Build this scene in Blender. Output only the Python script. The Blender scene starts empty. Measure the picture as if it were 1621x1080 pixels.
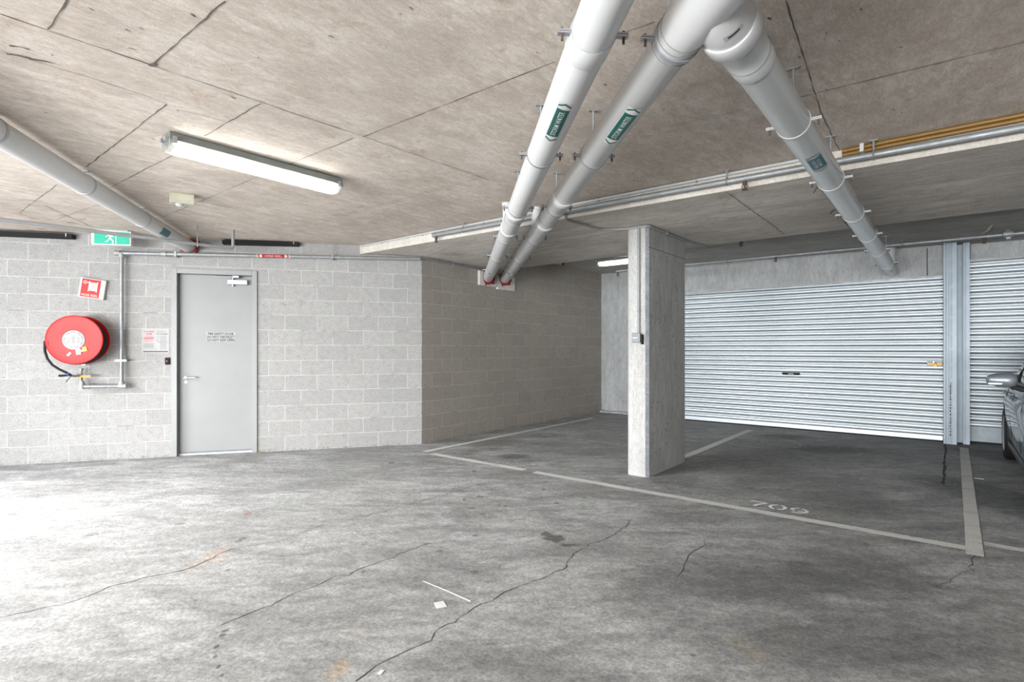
import bpy, bmesh, math, random
from mathutils import Vector, Matrix
random.seed(7)
SC = bpy.context.scene
COL = SC.collection
V = Vector
PI = math.pi

# ------------------------------------------------------------------ camera model (x runs along the roller doors, y towards them)
FPX, CXP, HOR, EYE = 858.0, 810.5, 552.0, 1.355
RX = V((.7773, .6291, 0)); FW = V((-.6291, .7773, 0))
def ray(px, py):
    return RX * ((px - CXP) / FPX) + FW + V((0, 0, (HOR - py) / FPX))
def PZ(px, py, z=0.0):                       # point of a horizontal plane
    d = ray(px, py); k = (z - EYE) / d.z
    return V((d.x * k, d.y * k, z))
def PT(px, py, t):                           # point of a plane parallel to the roller doors
    d = ray(px, py); k = t / d.y
    return V((d.x * k, t, EYE + d.z * k))
def PS(px, py, s):                           # point of a plane parallel to the side wall
    d = ray(px, py); k = s / d.x
    return V((s, d.y * k, EYE + d.z * k))
CA, CB, CC = .006, .010, 2.765
def zc(s, t): return CC + CA * s + CB * t    # the slab soffit falls slightly
def PC(px, py, off=0.0):                     # point of the sloping ceiling
    d = ray(px, py); k = (CC - off - EYE) / (d.z - CA * d.x - CB * d.y)
    return V((d.x * k, d.y * k, EYE + d.z * k))
def zb(s): return 2.855 - .018 * s           # ceiling of the back bay
CORN = V((-5.841, 5.177, 0)); WD = V((-.56208, -.82708, 0)); WN = V((.82708, -.56208, 0)); UP = V((0, 0, 1))
def W1(u, z, o=0.0): return CORN + WD * u + WN * o + UP * z   # u metres from the corner along the door wall
def PW(px, py, off=0.0):
    d = ray(px, py); p = CORN + WN * off
    k = p.dot(WN) / d.dot(WN)
    q = d * k; q.z += EYE
    return q

# ------------------------------------------------------------------ mesh builder
class MB:
    def __init__(s): s.v = []; s.f = []; s.m = []; s.mi = 0
    def add(s, vs, fs):
        n = len(s.v); s.v += [V(p) for p in vs]
        s.f += [tuple(i + n for i in f) for f in fs]; s.m += [s.mi] * len(fs); return s
    def obox(s, c, ax, ay, az):
        c = V(c); ax = V(ax); ay = V(ay); az = V(az)
        vs = [c + ax * i + ay * j + az * k for k in (-1, 1) for j in (-1, 1) for i in (-1, 1)]
        fs = [(0, 2, 3, 1), (4, 5, 7, 6), (0, 1, 5, 4), (2, 6, 7, 3), (0, 4, 6, 2), (1, 3, 7, 5)]
        if ax.cross(ay).dot(az) < 0: fs = [f[::-1] for f in fs]
        return s.add(vs, fs)
    def box(s, a, b):
        a = V(a); b = V(b); c = (a + b) / 2; h = (b - a) / 2
        return s.obox(c, (h.x, 0, 0), (0, h.y, 0), (0, 0, h.z))
    def w1box(s, u0, u1, z0, z1, o0, o1):
        return s.obox(W1((u0 + u1) / 2, (z0 + z1) / 2, (o0 + o1) / 2), WD * abs(u1 - u0) / 2, WN * abs(o1 - o0) / 2, UP * abs(z1 - z0) / 2)
    def lathe(s, o, axis, prof, n=32):
        o = V(o); a = V(axis).normalized()
        e = V((0, 0, 1)) if abs(a.z) < .9 else V((1, 0, 0))
        x = e.cross(a).normalized(); y = a.cross(x)
        vs = []
        for h, r in prof:
            for i in range(n):
                th = 2 * PI * i / n
                vs.append(o + a * h + (x * math.cos(th) + y * math.sin(th)) * r)
        fs = []
        for j in range(len(prof) - 1):
            for i in range(n):
                k = (i + 1) % n
                fs.append((j * n + i, j * n + k, (j + 1) * n + k, (j + 1) * n + i))
        if prof[0][1] > 1e-5: fs.append(tuple(range(n))[::-1])
        if prof[-1][1] > 1e-5: fs.append(tuple(range((len(prof) - 1) * n, len(prof) * n)))
        return s.add(vs, fs)
    def cyl(s, p0, p1, r, n=16, r1=None):
        p0 = V(p0); p1 = V(p1)
        return s.lathe(p0, p1 - p0, [(0, r), ((p1 - p0).length, r if r1 is None else r1)], n)
    def ring(s, o, axis, R, r, n=32, m=8):
        prof = [(math.sin(2 * PI * j / m) * r, R + math.cos(2 * PI * j / m) * r) for j in range(m + 1)]
        o = V(o); a = V(axis).normalized()
        e = V((0, 0, 1)) if abs(a.z) < .9 else V((1, 0, 0))
        x = e.cross(a).normalized(); y = a.cross(x)
        vs = [o + a * h + (x * math.cos(2 * PI * i / n) + y * math.sin(2 * PI * i / n)) * q for h, q in prof[:m] for i in range(n)]
        fs = [(j * n + i, j * n + (i + 1) % n, ((j + 1) % m) * n + (i + 1) % n, ((j + 1) % m) * n + i) for j in range(m) for i in range(n)]
        fs = [f[::-1] for f in fs]
        return s.add(vs, fs)
    def tube(s, pts, r, n=10):
        pts = [V(p) for p in pts]; vs = []; prev = None
        rr = r if isinstance(r, (list, tuple)) else [r] * len(pts)
        for i, p in enumerate(pts):
            t = (pts[min(i + 1, len(pts) - 1)] - pts[max(i - 1, 0)]).normalized()
            if prev is None:
                e = V((0, 0, 1)) if abs(t.z) < .9 else V((1, 0, 0)); x = e.cross(t).normalized()
            else:
                x = (prev - t * prev.dot(t)).normalized()
            prev = x; y = t.cross(x)
            vs += [p + (x * math.cos(2 * PI * k / n) + y * math.sin(2 * PI * k / n)) * rr[i] for k in range(n)]
        fs = []
        for j in range(len(pts) - 1):
            for i in range(n):
                k = (i + 1) % n; fs.append((j * n + i, j * n + k, (j + 1) * n + k, (j + 1) * n + i))
        fs.append(tuple(range(n))[::-1]); fs.append(tuple(range((len(pts) - 1) * n, len(pts) * n)))
        return s.add(vs, fs)
    def prism(s, poly, o, ax, ay, depth):
        o = V(o); ax = V(ax); ay = V(ay); nz = ax.cross(ay).normalized()
        n = len(poly); ar = sum(poly[i][0] * poly[(i + 1) % n][1] - poly[(i + 1) % n][0] * poly[i][1] for i in range(n))
        if ar < 0: poly = poly[::-1]
        vs = [o + ax * a + ay * b for a, b in poly] + [o + ax * a + ay * b + nz * depth for a, b in poly]
        fs = [tuple(range(n))[::-1], tuple(range(n, 2 * n))] + [(i, (i + 1) % n, n + (i + 1) % n, n + i) for i in range(n)]
        return s.add(vs, fs)
    def ribbon(s, pts, w, up=UP, jit=0.0):
        pts = [V(p) for p in pts]; vs = []
        for i, p in enumerate(pts):
            t = (pts[min(i + 1, len(pts) - 1)] - pts[max(i - 1, 0)]).normalized()
            x = t.cross(up).normalized(); h = w / 2 * (1 + random.uniform(-jit, jit))
            vs += [p - x * h, p + x * h]
        fs = [(2 * i, 2 * i + 1, 2 * i + 3, 2 * i + 2) for i in range(len(pts) - 1)]
        return s.add(vs, fs)

SPLIT = {'joint_ring', 'clip', 'rivet', 'clamp_bolt', 'lug', 'fitting', 'lamp_holder', 'fluorescent_tube', 'window_trim', 'roof_pillar', 'sill_trim', 'door_gap', 'coupling', 'indicator'}
def islands(mb):
    par = list(range(len(mb.v)))
    def find(i):
        while par[i] != i: par[i] = par[par[i]]; i = par[i]
        return i
    for f in mb.f:
        for i in f[1:]: par[find(i)] = find(f[0])
    by = {}
    for f, m in zip(mb.f, mb.m): by.setdefault(find(f[0]), []).append((f, m))
    out = []
    for fs in by.values():
        n = MB(); ids = {}
        for f, m in fs:
            for i in f:
                if i not in ids: ids[i] = len(n.v); n.v.append(mb.v[i])
            n.f.append(tuple(ids[i] for i in f)); n.m.append(m)
        out.append(n)
    return out
def origin_of(parent):
    o = V((0, 0, 0))
    while parent is not None: o = o + parent.location; parent = parent.parent
    return o
def obj(name, mb, mats, parent=None, smooth=35, bevel=0, uv=None, loc=None):
    if name in SPLIT and parent is not None:
        isl = islands(mb)
        if len(isl) > 1: return [obj(name, i, mats, parent, smooth, bevel, uv, loc) for i in isl][0]
    me = bpy.data.meshes.new(name)
    base = origin_of(parent) if parent is not None else (V(loc) if loc is not None else V((0, 0, 0)))
    me.from_pydata([p - base for p in mb.v], [], mb.f)
    mats = mats if isinstance(mats, (list, tuple)) else [mats]
    for m in mats: me.materials.append(m)
    for p, i in zip(me.polygons, mb.m): p.material_index = i
    if uv:
        L = me.uv_layers.new(name='UVMap')
        for p in me.polygons:
            for li in p.loop_indices:
                L.data[li].uv = uv(mb.v[me.loops[li].vertex_index])
    me.validate()
    if smooth:
        for p in me.polygons: p.use_smooth = True
        me.set_sharp_from_angle(angle=math.radians(smooth))
    o = bpy.data.objects.new(name, me); COL.objects.link(o)
    if parent is not None: o.parent = parent
    elif loc is not None: o.location = base
    if bevel:
        b = o.modifiers.new('Bevel', 'BEVEL'); b.width = bevel; b.segments = 2; b.limit_method = 'ANGLE'; b.angle_limit = math.radians(50)
    return o
def thing(name, label, cat, loc, group=None):
    o = bpy.data.objects.new(name, None); COL.objects.link(o); o.location = V(loc); o.empty_display_size = .1
    o['label'] = label; o['category'] = cat
    if group: o['group'] = group
    return o
def tag(o, label, cat, group=None):
    o['label'] = label; o['category'] = cat
    if group: o['group'] = group
    return o
def struct(o):
    o['kind'] = 'structure'; return o

_tc = {}
def text2d(txt, w=None, h=None, align='CENTER', bold=0.0):
    """(points, faces) of lettering, centred on the origin, scaled to w (and h)"""
    key = (txt, bold)
    if key not in _tc:
        cu = bpy.data.curves.new('lettering', 'FONT'); cu.body = txt; cu.size = 1; cu.resolution_u = 3; cu.offset = bold
        cu.space_line = .9; cu.align_x = align
        ob = bpy.data.objects.new('lettering', cu); COL.objects.link(ob)
        dg = bpy.context.evaluated_depsgraph_get(); ev = ob.evaluated_get(dg); me = ev.to_mesh()
        _tc[key] = ([tuple(v.co[:2]) for v in me.vertices], [tuple(p.vertices) for p in me.polygons])
        ev.to_mesh_clear(); bpy.data.objects.remove(ob); bpy.data.curves.remove(cu)
    vs, fs = _tc[key]
    x0 = min(a for a, b in vs); x1 = max(a for a, b in vs); y0 = min(b for a, b in vs); y1 = max(b for a, b in vs)
    sx = w / (x1 - x0) if w else h / (y1 - y0)
    sy = h / (y1 - y0) if h else sx
    return [((a - (x0 + x1) / 2) * sx, (b - (y0 + y1) / 2) * sy) for a, b in vs], fs
def put_text(mb, txt, o, ax, ay, w=None, h=None, bold=0.0):
    vs, fs = text2d(txt, w, h, bold=bold); o = V(o); ax = V(ax); ay = V(ay)
    mb.add([o + ax * a + ay * b for a, b in vs], fs)

# ------------------------------------------------------------------ materials
class NT:
    def __init__(s, name):
        s.mat = bpy.data.materials.new(name); s.mat.use_nodes = True; s.t = s.mat.node_tree
        s.bsdf = s.t.nodes['Principled BSDF']; s.out = s.t.nodes['Material Output']; s._c = {}
    def n(s, kind, ins=None, **props):
        nd = s.t.nodes.new(kind)
        for k, v in props.items(): setattr(nd, k, v)
        for k, v in (ins or {}).items(): s.set(nd.inputs[k], v)
        return nd
    def set(s, sock, v):
        if isinstance(v, bpy.types.NodeSocket): s.t.links.new(v, sock)
        elif isinstance(v, bpy.types.Node): s.t.links.new(v.outputs[0], sock)
        else: sock.default_value = v
    def coord(s, which='Object'):
        if which not in s._c: s._c[which] = s.n('ShaderNodeTexCoord').outputs[which]
        return s._c[which]
    def mapping(s, vec, scale=(1, 1, 1), rot=(0, 0, 0), loc=(0, 0, 0)):
        return s.n('ShaderNodeMapping', {'Vector': vec, 'Scale': scale, 'Rotation': rot, 'Location': loc}).outputs[0]
    def noise(s, vec, scale, detail=4, rough=.55, dist=0.0):
        return s.n('ShaderNodeTexNoise', {'Vector': vec, 'Scale': scale, 'Detail': detail, 'Roughness': rough, 'Distortion': dist}).outputs['Fac']
    def ramp(s, f, a, b, lo=0.0, hi=1.0, smooth=True):
        nd = s.n('ShaderNodeMapRange', {'Value': f, 'From Min': a, 'From Max': b, 'To Min': lo, 'To Max': hi})
        if smooth: nd.interpolation_type = 'SMOOTHSTEP'
        return nd.outputs[0]
    def math(s, op, a, b=0.0, clamp=False):
        return s.n('ShaderNodeMath', {0: a, 1: b}, operation=op, use_clamp=clamp).outputs[0]
    def mix(s, f, a, b, mode='MIX'):
        nd = s.n('ShaderNodeMix', data_type='RGBA', blend_type=mode)
        for k, v in ((0, f), (6, a), (7, b)):
            if isinstance(v, (tuple, list)): v = tuple(v) + (1,) * (4 - len(v))
            s.set(nd.inputs[k], v)
        return nd.outputs[2]
    def grain(s, col, f, a, b, lo, hi):
        v = s.ramp(f, a, b, lo, hi, False)
        return s.mix(1.0, col, s.n('ShaderNodeCombineColor', {0: v, 1: v, 2: v}).outputs[0], 'MULTIPLY')
    def bump(s, h, strength=.2, dist=.01):
        return s.n('ShaderNodeBump', {'Height': h, 'Strength': strength, 'Distance': dist}).outputs[0]
    def P(s, **k):
        for a, v in k.items():
            a = {'color': 'Base Color', 'rough': 'Roughness', 'metal': 'Metallic', 'normal': 'Normal', 'ecol': 'Emission Color', 'estr': 'Emission Strength', 'alpha': 'Alpha', 'coat': 'Coat Weight', 'trans': 'Transmission Weight', 'ior': 'IOR', 'spec': 'Specular IOR Level'}[a]
            if isinstance(v, (tuple, list)) and len(v) == 3: v = tuple(v) + (1,)
            s.set(s.bsdf.inputs[a], v)
        return s.mat

def rgb(r, g, b):
    f = lambda c: (c / 255 / 12.92) if c / 255 <= .04045 else ((c / 255 + .055) / 1.055) ** 2.4
    return (f(r), f(g), f(b))

def plain(name, col, rough=.5, metal=0.0, var=.06, scale=12, **k):
    m = NT(name); c = m.coord('Object')
    f = m.noise(c, scale, 4)
    colr = m.mix(m.ramp(f, .3, .7), tuple(x * (1 - var) for x in col), tuple(min(1, x * (1 + var)) for x in col))
    return m.P(color=colr, rough=rough, metal=metal, **k)

def mat_blocks(name, lo, hi, mortar, spot=.5):
    m = NT(name); uv = m.coord('UV')
    wob = m.n('ShaderNodeTexNoise', {'Vector': uv, 'Scale': 9.0, 'Detail': 3.0}).outputs['Color']
    wv = m.n('ShaderNodeVectorMath', {0: wob, 1: (.5, .5, .5)}, operation='SUBTRACT').outputs[0]
    wv = m.n('ShaderNodeVectorMath', {0: wv, 'Scale': .012}, operation='SCALE').outputs[0]
    uvw = m.n('ShaderNodeVectorMath', {0: uv, 1: wv}, operation='ADD').outputs[0]
    br = m.n('ShaderNodeTexBrick', {'Vector': uvw, 'Color1': (0, 0, 0, 1), 'Color2': (1, 1, 1, 1), 'Mortar': (.5, .5, .5, 1), 'Scale': 1.0,
             'Mortar Size': .0055, 'Mortar Smooth': .25, 'Bias': 0.0, 'Brick Width': .4, 'Row Height': .2}, offset=.5, offset_frequency=2, squash=1.0)
    per = br.outputs['Color']; mo = br.outputs['Fac']
    fine = m.noise(uv, 75, 4, .75); mid = m.noise(uv, 14, 5, .6); big = m.noise(uv, 1.6, 4)
    base = m.mix(m.math('ADD', m.math('MULTIPLY', per, .4), .3), lo, hi)
    base = m.mix(m.ramp(mid, .35, .75, 0, .35), base, tuple(c * .78 for c in lo))
    base = m.mix(m.ramp(fine, .53, .67, 0, .9), base, tuple(c * .38 for c in lo))
    base = m.mix(m.ramp(fine, .43, .28, 0, .6), base, tuple(min(1, c * 1.2) for c in hi))
    sm = m.noise(uv, 5.5, 6, .75, 1.2)
    base = m.mix(m.ramp(sm, .63, .70, 0, spot), base, tuple(c * .3 for c in lo))
    # dark pits where the joint meets the arris
    pit = m.math('MULTIPLY', m.ramp(m.noise(uv, 17, 4, .75), .44, .56, .12, 1.0), m.math('MULTIPLY', m.ramp(mo, .01, .2), m.ramp(mo, 1.0, .6)))
    mcol = m.mix(m.ramp(m.noise(uv, 3.5, 4), .5, .72), mortar, tuple(c * .55 for c in mortar))
    col = m.mix(mo, base, mcol)
    col = m.mix(m.math('MULTIPLY', pit, .95), col, tuple(c * .25 for c in lo))
    # dirt splashed up from the slab
    z = m.n('ShaderNodeSeparateXYZ', {0: uv}).outputs[1]
    dirt = m.math('MULTIPLY', m.ramp(z, .045, 0.0), m.ramp(m.noise(uv, 18, 5, .7), .45, .65))
    col = m.mix(m.math('MULTIPLY', dirt, .6), col, tuple(c * .3 for c in lo))
    hgt = m.math('SUBTRACT', m.math('MULTIPLY', fine, .25), m.math('MULTIPLY', mo, .8))
    return m.P(color=col, rough=.9, spec=.2, normal=m.bump(hgt, .55, .006))

def mat_concrete(name, a, b, dark, scale=1.0, streak=(1, 1, 1), stain=.5, warm=None, coord='Object', rot=0.0, gr=.16):
    m = NT(name); c = m.coord(coord)
    st = m.mapping(c, streak, (0, 0, rot))
    big = m.noise(c, .9 * scale, 5, .6); mid = m.noise(st, 4 * scale, 6, .65, .6); fine = m.noise(c, 60 * scale, 4, .7)
    col = m.mix(m.ramp(mid, .32, .68), a, b)
    col = m.mix(m.ramp(big, .42, .7, 0, .6), col, tuple(x * .84 for x in a))
    if warm: col = m.mix(m.ramp(m.noise(c, 2.2 * scale, 5, .7, .8), .54, .72, 0, .75), col, warm)
    pale = m.noise(st, 2.6 * scale, 6, .7, 1.4)
    col = m.mix(m.ramp(pale, .58, .7, 0, .35), col, tuple(min(1, x * 1.18) for x in b))
    col = m.mix(m.ramp(fine, .58, .72, 0, .3), col, tuple(x * .7 for x in a))
    sp = m.noise(st, 9 * scale, 5, .78, .5)
    col = m.mix(m.ramp(sp, .68, .75, 0, stain), col, dark)
    col = m.grain(col, m.noise(st, 22 * scale, 5, .75, .4), .33, .67, 1 - gr, 1 + gr)
    col = m.grain(col, fine, .33, .67, 1 - gr * .8, 1 + gr * .8)
    h = m.math('ADD', m.math('MULTIPLY', fine, .3), m.math('MULTIPLY', mid, .5))
    return m.P(color=col, rough=.85, spec=.25, normal=m.bump(h, .25, .01))

BLOCK_L = mat_blocks('grey_blocks', (.315, .312, .307), (.43, .427, .42), (.50, .50, .495))
BLOCK_S = mat_blocks('brown_grey_blocks', (.30, .275, .25), (.40, .37, .335), (.44, .42, .39), .3)  # side wall blocks, slightly darker and browner
CEIL = mat_concrete('offform_soffit', (.54, .47, .41), (.68, .62, .565), (.17, .14, .12), 2.3, (1.5, .5, 1), .75, (.47, .375, .30))
BEAMC = mat_concrete('beam_soffit', (.50, .465, .425), (.66, .625, .58), (.13, .12, .11), 1.0, (.45, 1.8, 1), .5, (.40, .345, .285))
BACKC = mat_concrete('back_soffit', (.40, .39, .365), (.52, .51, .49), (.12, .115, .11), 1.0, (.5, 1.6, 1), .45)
EDGEC = mat_concrete('painted_slab_edge', (.56, .525, .475), (.64, .61, .56), (.20, .19, .14), 2.5, (1, 1, 1), .8)
COLC = mat_concrete('column_concrete', (.375, .375, .365), (.47, .47, .46), (.10, .10, .092), 1.5, (2.6, 2.6, .4), .8, gr=.2)
WALLC = mat_concrete('bare_wall_concrete', (.40, .412, .42), (.50, .515, .525), (.15, .15, .15), 1.2, (2.2, 2.2, .5), .55, (.34, .32, .31))
JOINT = plain('joint_dark', (.13, .115, .10), .9)
PVC = plain('white_pvc', (.58, .587, .59), .28, 0, .02, 2)
PVCG = plain('grey_white_pvc', (.47, .485, .485), .25, 0, .02, 2)
PVCR = plain('joint_ring_grey', (.20, .20, .20), .5)
def mat_galv(name, col, rough=.42, metal=.9, scale=40):
    m = NT(name); c = m.coord('Object')
    v = m.n('ShaderNodeTexVoronoi', {'Vector': c, 'Scale': scale}).outputs['Distance']
    nz = m.noise(c, 8, 4)
    k = m.mix(m.ramp(v, .1, .7), tuple(x * .86 for x in col), col)
    k = m.mix(m.ramp(nz, .35, .7, 0, .5), k, tuple(x * .75 for x in col))
    return m.P(color=k, rough=m.ramp(nz, .3, .7, rough - .07, rough + .1), metal=metal)
GALV = mat_galv('galvanised_steel', (.33, .345, .355), .48, .45)
GALVP = plain('galvanised_post', (.27, .315, .355), .45, .35, .06, 6)
CONDUIT = plain('grey_conduit', (.27, .275, .28), .5)
ZINC = None
def mat_zinc():
    m = NT('zinc_curtain'); c = m.coord('Object')
    nz = m.noise(m.mapping(c, (.35, 1, .35)), 2, 3)
    k = m.mix(m.ramp(nz, .3, .7), (.54, .595, .635), (.59, .645, .68))
    return m.P(color=k, rough=m.ramp(nz, .3, .7, .40, .46), metal=.6)
ZINC = mat_zinc()
GREYP = plain('grey_door_paint', (.265, .273, .273), .45, 0, .03, 3)
FRAMEP = plain('frame_paint', (.28, .288, .286), .4, 0, .03, 3)
ALU = plain('silver_metal', (.44, .45, .49), .38, .6, .03)
CHROME = plain('bright_metal', (.78, .78, .76), .2, 1.0, .02)
BLACK = plain('black_plastic', (.010, .010, .011), .6, spec=.2)
RUBBER = plain('black_rubber', (.014, .014, .015), .6, spec=.25)
RED = plain('red_enamel', (.44, .013, .012), .38, 0, .04, 5, spec=.25)
DKRED = plain('red_collar', (.24, .010, .012), .5)
WHITE = plain('white_plastic', (.52, .52, .517), .45, 0, .02)
CREAM = plain('cream_plastic', (.46, .45, .37), .45)
PLASTER = plain('white_plaster', (.66, .63, .60), .8)
GREEN = plain('sign_green', (.0, .40, .27), .45, 0, .03)
DGREEN = plain('pipe_label_green', (.0, .085, .065), .4, 0, .03)
TEAL = plain('pipe_label_teal', (.02, .12, .15), .4, 0, .03)
YELLOW = plain('sticker_yellow', (.75, .45, .03), .5)
GAS = plain('yellow_gas_pipe', (.21, .11, .018), .5, 0, .1)
BRASS = plain('brass', (.36, .25, .09), .45, .6)
ORANGE = plain('orange_lever', (.70, .24, .03), .45)
BLUE = plain('blue_lever', (.02, .06, .45), .45)
RUST = plain('rusty_metal', (.085, .06, .045), .8)
INKR = plain('red_ink', (.55, .03, .06), .6)
INKP = plain('pink_ink', (.50, .16, .20), .6)
INKD = plain('dark_ink', (.02, .018, .022), .6)
INKG = plain('grey_ink', (.16, .165, .18), .6)
PAPER = plain('white_paper', (.70, .70, .69), .7)
def emis(name, col, strength):
    m = NT(name); return m.P(color=col, ecol=col, estr=strength, rough=.4)
TUBE = emis('lit_tube', (1, 1, .97), 36.0)
LED = emis('red_led', (1, .05, .02), 2.0)
def mat_clear():
    m = NT('clear_diffuser')
    tr = m.n('ShaderNodeBsdfTransparent', {'Color': (.93, .95, .93, 1)}); gl = m.n('ShaderNodeBsdfGlossy', {'Color': (.9, .9, .9, 1), 'Roughness': .15})
    tl = m.n('ShaderNodeBsdfTranslucent', {'Color': (.85, .86, .84, 1)})
    a = m.n('ShaderNodeMixShader', {0: .35, 1: tr, 2: tl}); b = m.n('ShaderNodeMixShader', {0: .1, 1: a, 2: gl})
    m.set(m.out.inputs[0], b); return m.mat
CLEAR = mat_clear()
def mat_glass():
    m = NT('dark_car_glass'); return m.P(color=(.02, .025, .03), rough=.06, spec=.8)
CARGLASS = mat_glass()
def mat_car():
    m = NT('silver_car_paint'); c = m.coord('Object')
    f = m.noise(c, 300, 2)
    return m.P(color=m.mix(m.ramp(f, .3, .7), (.21, .235, .26), (.26, .285, .31)), metal=.5, rough=.36, coat=.5)
CARP = mat_car()
CARTRIM = plain('car_black_trim', (.015, .015, .017), .35)
LAMPG = plain('lamp_glass', (.55, .57, .6), .12, .3)
def mat_paint(name='worn_line_paint', hi=.70, wear=.33):
    m = NT(name); c = m.coord('Object')
    w = m.noise(c, 7, 6, .75); fine = m.noise(c, 70, 4, .7)
    col = m.mix(m.ramp(fine, .4, .7), (hi, hi, hi * .96), (hi * .82, hi * .82, hi * .79))
    dirt = m.ramp(m.noise(m.mapping(c, (1, 3, 1)), 3, 5, .7), .5, .75, 0, .6)
    col = m.mix(dirt, col, (.30, .30, .29))
    keep = m.ramp(m.math('ADD', m.math('MULTIPLY', w, .75), m.math('MULTIPLY', fine, .25)), wear, wear + .07)
    d = m.n('ShaderNodeBsdfDiffuse', {'Color': col}); t = m.n('ShaderNodeBsdfTransparent')
    m.set(m.out.inputs[0], m.n('ShaderNodeMixShader', {0: keep, 1: t, 2: d})); return m.mat
PAINT = mat_paint()
STENCIL = mat_paint('stencil_paint', .90, .05)
def mat_faded(name='faded_line_paint', a=.42, b=.54):
    m = NT(name); c = m.coord('Object')
    w = m.noise(c, 9, 6, .8); d = m.n('ShaderNodeBsdfDiffuse', {'Color': (.60, .60, .58, 1)}); t = m.n('ShaderNodeBsdfTransparent')
    m.set(m.out.inputs[0], m.n('ShaderNodeMixShader', {0: m.ramp(w, a, b, 0, .9), 1: t, 2: d})); return m.mat
FADED = mat_faded()

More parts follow.
